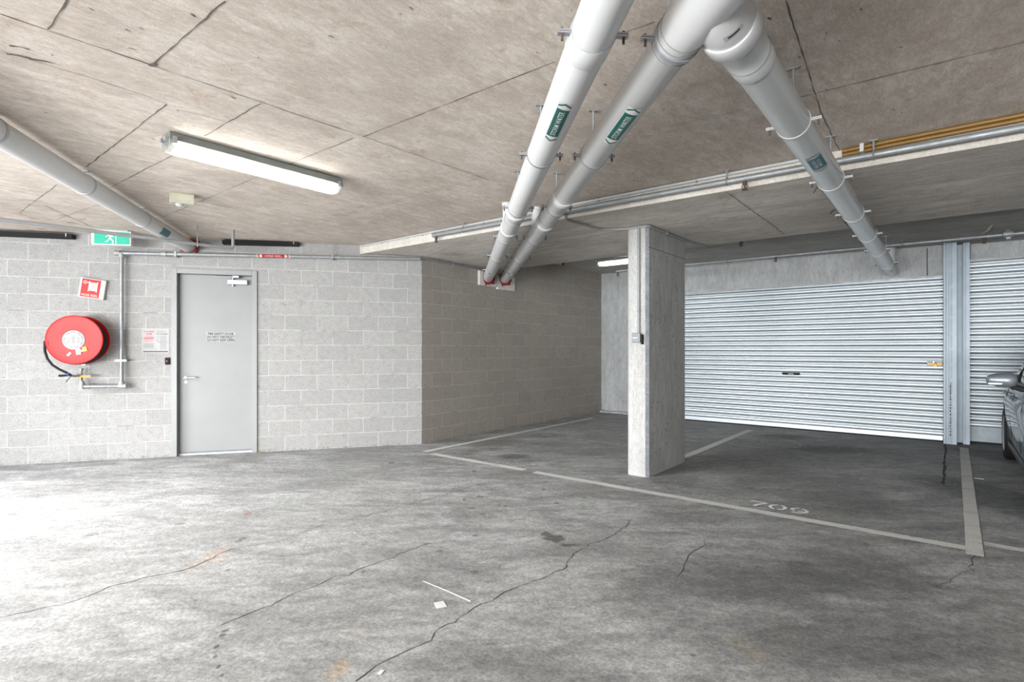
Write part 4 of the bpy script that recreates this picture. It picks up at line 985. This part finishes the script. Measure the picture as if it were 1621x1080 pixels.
# notices by the door
tw = thing('parking_notice', 'white tow away notice with red and grey print beside the fire door', 'sign', W1(3.292, 1.45, 0))
m_ = MB(); W_, H_ = .148, .150; r_ = .012; pts = []
for cx, cy, a0 in ((W_ - r_, H_ - r_, 0), (-W_ + r_, H_ - r_, 90), (-W_ + r_, -H_ + r_, 180), (W_ - r_, -H_ + r_, 270)):
    for k in range(5): a = math.radians(a0 + k * 22.5); pts.append((cx + r_ * math.cos(a), cy + r_ * math.sin(a)))
m_.prism(pts, W1(3.292, 1.45, 0), -WD, UP, .004); pn = obj('board', m_, plain('notice_board', (.43, .43, .43), .6, spec=.2), tw, smooth=0)
o_ = W1(3.292, 1.45, .0046); X = -WD
m_ = MB(); put_text(m_, 'TOW AWAY', o_ - X * .072 + UP * .115, X, UP, w=.118, h=.020, bold=.02); put_text(m_, 'ZONE', o_ - X * .072 + UP * .086, X, UP, w=.062, h=.022, bold=.02)
m_.obox(o_ - X * .072 + UP * .035, X * .055, UP * .005, WN * .0003); obj('heading', m_, INKR, pn, smooth=0)
m_ = MB(); put_text(m_, 'TOW AWAY', o_ + X * .072 + UP * .115, X, UP, w=.112, h=.018, bold=.0); put_text(m_, 'PROGRAMME', o_ + X * .072 + UP * .086, X, UP, w=.125, h=.020, bold=.02); obj('heading', m_, INKG, pn, smooth=0)
m_ = MB()
for k in range(5): m_.obox(o_ - X * .072 + UP * (.055 - k * .016) , X * random.uniform(.04, .058), UP * .0028, WN * .0003)
obj('small_lettering', m_, INKP, pn, smooth=0)
m_ = MB()
for k in range(5): m_.obox(o_ - X * .072 + UP * (-.036 - k * .013), X * random.uniform(.045, .06), UP * .002, WN * .0003)
for k in range(13):
    m_.obox(o_ + X * .082 + UP * (.058 - k * .0135), X * random.uniform(.03, .048), UP * .0022, WN * .0003)
for k in range(3): m_.obox(o_ + X * .022 + UP * (.055 - k * .03), X * .008, UP * .003, WN * .0003)
obj('small_lettering', m_, INKG, pn, smooth=0)
m_ = MB(); m_.obox(o_ - UP * .132, X * .135, UP * .008, WN * .0003); obj('footer_bar', m_, plain('purple_bar', (.10, .04, .08), .5), pn, smooth=0)
cr = thing('card_reader', 'black card reader with a red light beside the fire door', 'card reader', W1(3.16, 1.198, 0))
m_ = MB(); m_.w1box(3.135, 3.187, 1.155, 1.242, 0, .022); obj('reader_body', m_, BLACK, cr, bevel=.005)
m_ = MB(); m_.lathe(W1(3.166, 1.198, .0225), WN, [(0, .006), (.001, .006)], 12); obj('indicator', m_, LED, cr)

# ------------------------------------------------------------------ services along the beam
def head_mesh(m_, p, s=1.0):
    m_.lathe(p, -UP, [(0, .014 * s), (.02 * s, .014 * s), (.02 * s, .008 * s), (.05 * s, .006 * s), (.05 * s, .018 * s), (.053 * s, .018 * s)], 12)
    for q in (-1, 1): m_.tube([p - UP * .02 * s + V((q * .012 * s, 0, 0)), p - UP * .035 * s + V((q * .017 * s, 0, 0)), p - UP * .05 * s + V((q * .006 * s, 0, 0))], .003 * s, 6)
tf = lambda s: bfront(s) - .085
a = PT(688, 373, 4.43); zs = 2.705
a = V((a.x, tf(a.x), zs)); b = V((4.5, tf(4.5), zs))
t_ = thing('sprinkler_pipe', 'thick galvanised sprinkler pipe along the front of the beam', 'pipe', (a + b) / 2)
m_ = MB(); m_.cyl(a, b, .025, 16); m_.lathe(a, (b - a), [(-.02, .03), (.04, .03)], 16)
m_.lathe(a + (b - a) * .94, (b - a), [(-.03, .03), (.03, .03)], 16); obj('pipe_run', m_, GALV, t_)
for px in (738, 1382, 1150):
    s_ = a.x + .1 if px == 700 else PT(px, 300, tf(-2)).x; q = V((s_, tf(s_), zs)); m_ = MB(); m_.ring(q, b - a, .028, .006, 16, 6); m_.cyl(q + UP * .026, V((q.x, q.y, zc(q.x, q.y))), .007, 8); m_.obox(V((q.x, q.y, zc(q.x, q.y) - .003)), (.025, 0, 0), (0, .012, 0), (0, 0, .003)); obj('hanger', m_, GALV, t_)
for px in (693, 1178):
    s_ = PT(px, 300, tf(-2)).x if px > 700 else a.x + .03; m_ = MB(); head_mesh(m_, V((s_, tf(s_), zs - .022)), 1.3); obj('sprinkler_head', m_, RUST, t_)
# thin conduit tight under the slab along the beam
a = V((bl.x + .02, bfront(bl.x) - .02, zc(bl.x, bl.y) - .016)); s1 = PT(1300, 255, 4.5).x; b = V((s1, bfront(s1) - .02, zc(s1, 4.6) - .018))
conduit('beam_conduit', [a, a.lerp(b, .3), a.lerp(b, .6), b], .013, 'thin pale conduit tight under the slab along the beam edge', PVCG, 'conduit', clips=[a.lerp(b, x) for x in (.08, .22, .4, .52, .66, .83)])
# yellow gas pipes
for k, (dz, dy, lab) in enumerate(((.016, .045, 'upper yellow pipe running beside the sprinkler pipe'), (.042, .035, 'lower yellow pipe running beside the sprinkler pipe'))):
    s0 = PT(1340, 240, 4.4).x; q0 = V((s0 - .05, bfront(s0) - dy + .02, zc(s0, 4.5) - dz)); q1 = V((s0 + .25, bfront(s0 + .3) - dy, zc(s0 + .3, 4.5) - dz)); q2 = V((4.5, bfront(4.5) - dy, zc(4.5, 4.6) - dz))
    tt = conduit('gas_pipe', [q0, q1, q1.lerp(q2, .5), q2], .014, lab, GAS, 'pipe')
m_ = MB(); q = V((PT(1360, 235, 4.4).x, bfront(0) - .05, zc(0, 4.5))); m_.obox(q - UP * .03, (.012, 0, 0), (0, .03, 0), (0, 0, .03)); 
obj('pipe_saddle', m_, WHITE, tt)
# grey conduit and black cable beside the branch pipe
ga = PZ(1118, 46, 2.70); gb = PZ(1240, 212, 2.70)
conduit('conduit', [ga - (gb - ga).normalized() * .5, ga, ga.lerp(gb, .5), gb, gb + (gb - ga) * .4], .016, 'grey conduit under the slab beside the fat fitting of the branch pipe', CONDUIT)
ga = PZ(1133, 46, 2.70); gb = PZ(1255, 212, 2.70)
conduit('conduit', [ga - (gb - ga).normalized() * .4, ga, ga.lerp(gb, .5), gb], .016, 'dark conduit squeezed between the branch pipe and its grey neighbour', BLACK)
t_ = thing('black_cable', 'black cable sagging beside the branch pipe under the beam', 'cable', PZ(1293, 282, 2.60))
m_ = MB(); m_.tube([PZ(1276, 258, 2.62), PZ(1292, 280, 2.60), PZ(1304, 300, 2.58), PZ(1318, 318, 2.57), PZ(1330, 334, 2.58), PZ(1340, 351, 2.60), PZ(1354, 364, 2.63)], .018, 10); obj('cable_run', m_, BLACK, t_)
for (q0, q1) in (((1297, 294), (1288, 306)), ((1324, 331), (1314, 339))):
    m_ = MB(); m_.tube([PZ(*q0, 2.585), PZ((q0[0] + q1[0]) / 2 - 1, (q0[1] + q1[1]) / 2 - 1, 2.58), PZ(*q1, 2.57)], .003, 6); obj('cable_tie', m_, BLACK, t_)
t_ = thing('cable_tie', 'loose black cable tie poking out beside the grey conduit', 'cable tie', PZ(1193, 150, 2.68))
m_ = MB(); m_.tube([PZ(1195, 145, 2.69), PZ(1192, 150, 2.67), PZ(1190, 156, 2.65)], .003, 6); obj('tail', m_, BLACK, t_)

# sprinkler line along the back wall
a = PZ(976, 429.8, 2.8); b = PZ(1621, 368.7, 2.8); d_ = (b - a).normalized(); b2 = b + d_ * 3
t_ = thing('sprinkler_pipe', 'galvanised sprinkler pipe running above the roller doors', 'pipe', (a + b) / 2)
m_ = MB(); m_.cyl(a, b2, .024, 14); obj('pipe_run', m_, GALV, t_)
q = PZ(1596, 370.5, 2.8); m_ = MB(); m_.lathe(q, d_, [(-.05, .025), (-.05, .04), (-.02, .046), (.02, .046), (.05, .04), (.05, .025)], 16)
for sgn in (-1, 1): m_.obox(q + UP * sgn * .05, d_ * .02, V((0, .02, 0)), UP * .014)
obj('coupling', m_, GALV, t_)
for px, py in ((978, 430), (1228, 405.5), (1558, 374.5)):
    q = PZ(px, py, 2.8); m_ = MB(); head_mesh(m_, q - UP * .02, 1.3); obj('sprinkler_head', m_, RUST, t_)
for px, py in ((1428, 386.5), (1300, 399), (1150, 413)):
    q = PZ(px, py, 2.8); m_ = MB(); m_.ring(q, d_, .026, .006, 14, 6); m_.cyl(q + UP * .02, V((q.x, q.y, zb(q.x))), .006, 8); obj('hanger', m_, GALV, t_)
t_ = thing('flexible_cable', 'short cream flexible cable dropping from the slab above the posts', 'cable', PT(1569, 338, 8.6))
m_ = MB(); m_.tube([PT(1567, 330, 8.3), PT(1568, 338, 8.5), PT(1571, 347, 8.6), PT(1570, 356, 8.75), PT(1564, 364, 9.0), PT(1556, 369, 9.2)], .016, 10); obj('cable_run', m_, CREAM, t_)
# pendent heads and rod stubs fixed to the soffits
for px, py, z0, lab in ((891.5, 416, None, 'sprinkler head hanging from the dim ceiling near the ringed pipe'), (1173, 384, None, 'sprinkler head hanging from the ceiling between column and branch pipe')):
    q = PZ(px, py, 2.655) if py < 390 and px < 1000 else PZ(px, py - 3, 2.88)
    zt = zb(q.x); q = PZ(px, py - 3, zt); t_ = thing('sprinkler', lab, 'sprinkler', q); m_ = MB(); head_mesh(m_, q, 1.5); obj('head_body', m_, RUST, t_)

# ------------------------------------------------------------------ litter on the slab
def card(name, px, w, h_, ang, label, cat, mat=PAPER, thick=.002):
    p = PZ(*px); m_ = MB(); X = V((math.cos(ang), math.sin(ang), 0)); Y = V((-math.sin(ang), math.cos(ang), 0))
    m_.add([p + X * a * w / 2 + Y * b * h_ / 2 + UP * z for z in (.001, .001 + thick) for a, b in ((-1, -1), (1, -.9), (.95, 1), (-1, .9))], [(3, 2, 1, 0), (4, 5, 6, 7), (0, 1, 5, 4), (1, 2, 6, 5), (2, 3, 7, 6), (3, 0, 4, 7)])
    o = obj(name, m_, mat, loc=p, smooth=0); return tag(o, label, cat)
card('paper_scrap', (697, 958), .055, .07, math.radians(60), 'square white scrap of paper on the open floor beside the white stick', 'paper')
m_ = MB(); a = PZ(670, 921); b = PZ(745, 953); m_.tube([a + UP * .003, a.lerp(b, .5) + UP * .004 + V((.004, .002, 0)), b + UP * .003], [.0014, .002, .0024], 6); tag(obj('white_stick', m_, PAPER, loc=a), 'thin white stick lying on the open floor', 'stick')
card('paper_scrap', (1550, 758), .075, .035, math.radians(5), 'flat white flake on the floor beside the silver car', 'paper')
card('paper_scrap', (603, 1065), .018, .03, math.radians(20), 'tiny curled white shred on the open floor away from the stick', 'paper')
m_ = MB(); p = PZ(412, 717); m_.add([p + V((a, b, c)) for a, b, c in ((-.05, 0, .004), (-.01, .03, .012), (.05, .005, .006), (.0, -.03, .005))], [(3, 2, 1, 0), (0, 1, 2, 3)]); tag(obj('dry_leaf', m_, plain('leaf_ochre', (.48, .30, .09), .7), loc=p, smooth=0), 'small ochre leaf at the foot of the fire door frame', 'leaf')

# ------------------------------------------------------------------ silver car
XC, HW, Y0, Y1 = 1.38, .885, 5.36, 9.90
car = thing('car', 'silver car parked nose out beside the bay line', 'car', (XC, (Y0 + Y1) / 2, 0))
stations = [  # y, half width, sill z, belt z, centre top z
    (Y0 + .00, .50, .34, .58, .60), (Y0 + .05, .66, .26, .66, .69), (Y0 + .16, .78, .22, .71, .75), (Y0 + .40, .855, .20, .78, .83), (Y0 + .90, .88, .20, .86, .92), (Y0 + 1.35, .885, .20, .92, .98),
    (Y0 + 1.8, .885, .20, .94, 1.0), (Y0 + 2.4, .885, .20, .955, 1.0), (Y0 + 3.0, .885, .20, .975, 1.0), (Y0 + 3.6, .88, .20, .99, 1.02), (Y0 + 4.05, .86, .22, .99, 1.03), (Y0 + 4.35, .80, .26, .95, 1.0), (Y0 + 4.48, .72, .32, .86, .90), (Y0 + 4.54, .58, .40, .74, .76)]
m_ = MB(); rings = []
for (y, w, zs_, zbt, zt) in stations:
    h_ = zbt - zs_
    half = [(0, zs_), (w * .80, zs_), (w * .93, zs_ + .03), (w * .955, zs_ + h_ * .14), (w * .955, zs_ + h_ * .22), (w * .985, zs_ + h_ * .36), (w, zs_ + h_ * .58), (w * .985, zs_ + h_ * .72), (w * .955, zs_ + h_ * .80), (w * .94, zs_ + h_ * .92), (w * .90, zbt), (w * .72, zbt + (zt - zbt) * .45), (w * .4, zt - .008), (0, zt)]
    rings.append([V((XC + a, y, z)) for a, z in half] + [V((XC - a, y, z)) for a, z in half[-2:0:-1]])
nr_ = len(rings[0])
m_.add([p for r in rings for p in r], [(i * nr_ + j, i * nr_ + (j + 1) % nr_, (i + 1) * nr_ + (j + 1) % nr_, (i + 1) * nr_ + j) for i in range(len(rings) - 1) for j in range(nr_)] + [tuple(range(nr_))[::-1], tuple(range((len(rings) - 1) * nr_, len(rings) * nr_))])
bm = bmesh.new()
_v = [bm.verts.new(p) for p in m_.v]
for f_ in m_.f: bm.faces.new([_v[i] for i in f_])
bmesh.ops.recalc_face_normals(bm, faces=bm.faces)
me = bpy.data.meshes.new('tmp'); bm.to_mesh(me); bm.free()
tb = bpy.data.objects.new('tmp', me); COL.objects.link(tb)
FY, RY, WR = 6.33, 9.0, .315
cut = MB()
for y in (FY, RY):
    for sgn in (-1, 1): cut.cyl((XC + sgn * (HW + .1), y, WR), (XC + sgn * (HW - .30), y, WR), WR + .045, 40)
cme = bpy.data.meshes.new('cut'); cme.from_pydata(cut.v, [], cut.f)
bm = bmesh.new(); bm.from_mesh(cme); bmesh.ops.recalc_face_normals(bm, faces=bm.faces); bm.to_mesh(cme); bm.free()
co = bpy.data.objects.new('cut', cme); COL.objects.link(co)
md = tb.modifiers.new('s', 'SUBSURF'); md.levels = 2; md.render_levels = 2
md = tb.modifiers.new('b', 'BOOLEAN'); md.operation = 'DIFFERENCE'; md.object = co; md.solver = 'EXACT'
dg = bpy.context.evaluated_depsgraph_get()
bme = bpy.data.meshes.new_from_object(tb.evaluated_get(dg))
bpy.data.objects.remove(tb); bpy.data.objects.remove(co)
body = bpy.data.objects.new('body', bme); COL.objects.link(body); bme.name = 'body'
bme.transform(Matrix.Translation(-car.location)); body.parent = car
bme.materials.clear(); bme.materials.append(CARP)
for p in bme.polygons: p.use_smooth = True; p.material_index = 0
bme.set_sharp_from_angle(angle=math.radians(40))
# greenhouse
def gh(y, w, z): return V((XC + w, y, z)), V((XC - w, y, z))
belt = [(6.62, .50, .94), (6.75, .78, .95), (7.4, .81, .955), (8.1, .815, .975), (8.8, .80, .99), (9.35, .70, 1.0), (9.52, .48, 1.01)]
roof = [(7.42, .40, 1.36), (7.50, .535, 1.375), (7.8, .585, 1.415), (8.1, .59, 1.42), (8.5, .58, 1.405), (8.86, .53, 1.34), (8.94, .40, 1.325)]
m_ = MB(); vs = []
for (b_, r_) in zip(belt, roof):
    for q in (0, 1):
        pass
ringb = [V((XC - w, y, z - .03)) for y, w, z in belt] + [V((XC + w, y, z - .03)) for y, w, z in belt[::-1]]
ringr = [V((XC - w, y, z)) for y, w, z in roof] + [V((XC + w, y, z)) for y, w, z in roof[::-1]]
def bulge(t, k=.035):
    out = []
    for a, b in zip(ringb, ringr):
        p = a.lerp(b, t); c = V((XC, p.y, p.z)); out.append(p + V((math.copysign(k * math.sin(PI * t), p.x - XC), 0, 0)))
    return out
lay = [bulge(i / 6) for i in range(7)]; n_ = len(lay[0])
m_.add([p for l in lay for p in l], [(i * n_ + j, (i + 1) * n_ + j, (i + 1) * n_ + (j + 1) % n_, i * n_ + (j + 1) % n_) for i in range(6) for j in range(n_)])
m_.f.append(tuple(6 * n_ + i for i in range(n_))); m_.m.append(0)
obj('glasshouse', m_, CARGLASS, car, smooth=50)
def gpt(yi, t, side=-1, out=.004):      # point on the glasshouse side above belt station yi
    i = int(yi); f_ = yi - i; i2 = min(i + 1, 6)
    a = ringb[i].lerp(ringb[i2], f_); b = ringr[i].lerp(ringr[i2], f_); p = a.lerp(b, t); x = p.x - .035 * math.sin(PI * t) - out
    return V((x if side < 0 else 2 * XC - x, p.y, p.z))
m_ = MB()
for sd in (-1, 1):
    m_.tube([gpt(0.5, 0, sd), gpt(.55, .5, sd), gpt(.7, .94, sd), gpt(1.5, 1, sd), gpt(2.5, 1, sd), gpt(3.5, 1, sd), gpt(4.6, 1, sd)], .028, 8)
    m_.tube([gpt(4.9, 1, sd), gpt(5.0, .7, sd), gpt(5.2, .35, sd), gpt(5.4, .0, sd)], .06, 8)
m_.add([V((XC + math.copysign(w * .98, sg_), y, z + .006)) for (y, w, z) in roof for sg_ in (-1, 1)] , [(2 * i, 2 * i + 1, 2 * i + 3, 2 * i + 2) for i in range(6)])
obj('roof', m_, CARP, car, smooth=50)
m_ = MB()
for sd in (-1, 1):
    m_.tube([gpt(1.0, .09, sd), gpt(2, .08, sd), gpt(3, .08, sd), gpt(4, .09, sd), gpt(4.9, .14, sd), gpt(4.75, .55, sd), gpt(4.4, .90, sd), gpt(3.5, .95, sd), gpt(2, .95, sd), gpt(1.2, .92, sd)], .013, 6)
    m_.tube([gpt(3.1, .08, sd), gpt(3.05, .92, sd)], .026, 6)
obj('window_trim', m_, CARTRIM, car)
for y in (FY, RY):
    for sgn in (-1, 1):
        ax = V((sgn, 0, 0)); o_ = V((XC + sgn * (HW - .215), y, WR)); m_ = MB()
        m_.lathe(o_, ax, [(0, .20), (0, .28), (.02, .305), (.04, WR), (.17, WR), (.19, .308), (.205, .285), (.205, .222), (.19, .215), (.19, .20)], 40); wh = obj('wheel', m_, RUBBER, car)
        m_ = MB(); m_.lathe(o_ + ax * .1, ax, [(0, .218), (.095, .220), (.105, .212), (.09, .20), (.0, .195)], 40)
        for k in range(5):
            th = 2 * PI * k / 5 + .3; r0 = V((0, math.cos(th), math.sin(th))); tg = V((0, -math.sin(th), math.cos(th)))
            for s2 in (-1, 1):
                m_.obox(o_ + ax * .175 + r0 * .12 + tg * s2 * .022, r0 * .092, tg * .012, ax * .014)
        m_.lathe(o_ + ax * .15, ax, [(0, .06), (.035, .055), (.042, .035), (.042, 0)], 20); obj('rim', m_, ALU, wh)
        m_ = MB(); m_.lathe(o_ + ax * .08, ax, [(0, .15), (.02, .15), (.02, .03)], 24); obj('brake_disc', m_, GALV, wh)
def sidex(y, fr):                        # body side surface (approx.) at a height fraction
    return HW * .985
m_ = MB()
for sd in (-1, 1):
    X_ = XC + sd * (HW * .957)
    m_.obox(V((X_, 7.68, .245)), (.012, 0, 0), (0, .95, 0), (0, 0, .028))
obj('sill_trim', m_, CARTRIM, car, bevel=.006)
m_ = MB()
for sd in (-1, 1):
    for y, sl in ((7.02, .02), (8.02, 0), (8.86, -.06)):
        m_.tube([V((XC + sd * (.862), y + sl, .36)), V((XC + sd * .879, y + sl * .5, .62)), V((XC + sd * .852, y, .82)), V((XC + sd * .80, y, .955))], .004, 6)
obj('door_gap', m_, CARTRIM, car)
for sd in (-1, 1):
    for y in (7.85, 8.72):
        m_ = MB(); m_.tube([V((XC + sd * .862, y - .09, .835)), V((XC + sd * .888, y - .05, .838)), V((XC + sd * .888, y + .05, .838)), V((XC + sd * .862, y + .09, .835))], .012, 8); obj('door_handle', m_, CARP, car)
# mirrors
for sd in (-1, 1):
    mc = V((XC + sd * 1.0, 6.98, 1.055)); m_ = MB(); prof = []
    for i in range(13):
        for j in range(20):
            u_ = PI * i / 12; v_ = 2 * PI * j / 20
            cx = math.copysign(abs(math.cos(u_)) ** .75, math.cos(u_)) * .115; rr = math.sin(u_) ** .65
            py = math.cos(v_) * rr * .062; pz = math.sin(v_) * rr * .068 * (1.0 + .18 * cx / .115 * -sd)
            if py > .03: py = .03
            prof.append(mc + V((cx, py, pz + .012 * (cx / .115) * -sd * 0)))
    m_.add(prof, [(i * 20 + j, i * 20 + (j + 1) % 20, (i + 1) * 20 + (j + 1) % 20, (i + 1) * 20 + j) for i in range(12) for j in range(20)]); mir = obj('mirror', m_, CARP, car, smooth=60)
    m_ = MB(); m_.tube([mc + V((-sd * .07, 0, -.055)), mc + V((-sd * .15, .02, -.085)), mc + V((-sd * .22, .03, -.09))], [.03, .028, .035], 10); obj('mirror_arm', m_, CARTRIM, mir)
    m_ = MB(); m_.obox(mc + V((sd * .05, -.056, -.035)), (.05, .006, 0), (0, .008, 0), (0, 0, .007)); obj('indicator', m_, LAMPG, mir)
    m_ = MB(); m_.obox(mc + V((0, .031, .0)), (.085, 0, 0), (0, .002, 0), (0, 0, .05)); obj('mirror_glass', m_, CHROME, mir)
for sd in (-1, 1):
    m_ = MB(); m_.add([V((XC + sd * a, y, z)) for a, y, z in ((.40, Y0 + .07, .60), (.66, Y0 + .12, .62), (.80, Y0 + .34, .70), (.78, Y0 + .45, .77), (.55, Y0 + .2, .74), (.42, Y0 + .12, .70))], [(0, 1, 2, 3, 4, 5)] if sd < 0 else [(5, 4, 3, 2, 1, 0)])
    obj('headlamp', m_, LAMPG, car)
    m_ = MB(); m_.obox(V((XC + sd * .68, Y1 - .11, .80)), (.10, .05 * -sd, 0), (0, .03, 0), (0, 0, .07)); obj('tail_lamp', m_, RED, car)
m_ = MB(); m_.obox(V((XC, Y0 + .02, .48)), (.42, 0, 0), (0, .03, 0), (0, 0, .06)); obj('grille', m_, CARTRIM, car, bevel=.02)

# ------------------------------------------------------------------ light
wd = bpy.data.worlds.new('sky'); SC.world = wd; wd.use_nodes = True
bg = wd.node_tree.nodes['Background']; bg.inputs[0].default_value = (.80, .90, 1.0, 1); bg.inputs[1].default_value = 1.1
def area(name, loc, target, sx_, sy_, power, col):
    l = bpy.data.lights.new(name, 'AREA'); l.shape = 'RECTANGLE'; l.size = sx_; l.size_y = sy_; l.energy = power; l.color = col
    o = bpy.data.objects.new(name, l); COL.objects.link(o); o.location = loc
    o.rotation_euler = (V(target) - V(loc)).to_track_quat('-Z', 'Y').to_euler(); return o
# daylight through the car park entrance beyond the picture, then added fill lamps
mid_ = E0.lerp(E1, .64); nrm = UP.cross(E1 - E0).normalized()
area('daylight_entrance', mid_ + V((0, 0, 1.45)) - nrm * .3, mid_ + V((0, 0, 1.2)) + nrm * 2, 5.0, 2.3, 58, (.98, .99, 1.0))
area('ground_bounce_fill', mid_ + V((0, 0, .25)) - nrm * .8, mid_ + V((0, 0, 1.6)) + nrm * 2, 5.0, 1.5, 130, (1.0, .99, .97))  # added uplight standing in for bounce off the ground outside
spot_ = PZ(-60, 880)
area('floor_fill', E0.lerp(E1, .48) + V((0, 0, 2.45)) - nrm * .3, spot_, 3.6, 1.0, 172, (1.0, 1.0, 1.0)).data.spread = math.radians(86)  # added narrow lamp aimed down to whiten the left floor
area('fill_behind', (.5, -8.3, 1.5), (-1.5, 6, 1.4), 8.0, 2.4, 560, (.90, .955, 1.0))  # added even fill from behind the camera
area('fill_upward', (0, -8.0, .3), (0, 3, 2.8), 8.0, 1.2, 860, (1.0, .99, .97))  # added upward fill behind the camera, lifting the ceiling

cam = bpy.data.cameras.new('camera'); cam.sensor_width = 36; cam.lens = FPX / 1621 * 36; cam.shift_y = (HOR - 540) / 1621; cam.clip_start = .05
co = bpy.data.objects.new('camera', cam); COL.objects.link(co); co.location = (0, 0, EYE)
co.rotation_euler = (PI / 2, 0, math.atan2(.6291, .7773)); SC.camera = co
vs_ = SC.view_settings; SC.display_settings.display_device = 'sRGB'
vs_.view_transform = 'Standard'; vs_.look = 'None'; vs_.exposure = 0.71; vs_.gamma = 1.0; vs_.use_curve_mapping = False
cy = SC.cycles; cy.use_denoising = True; cy.max_bounces = 8; cy.diffuse_bounces = 5; cy.glossy_bounces = 4; cy.transparent_max_bounces = 8; cy.sample_clamp_indirect = 8; cy.caustics_reflective = False; cy.caustics_refractive = False
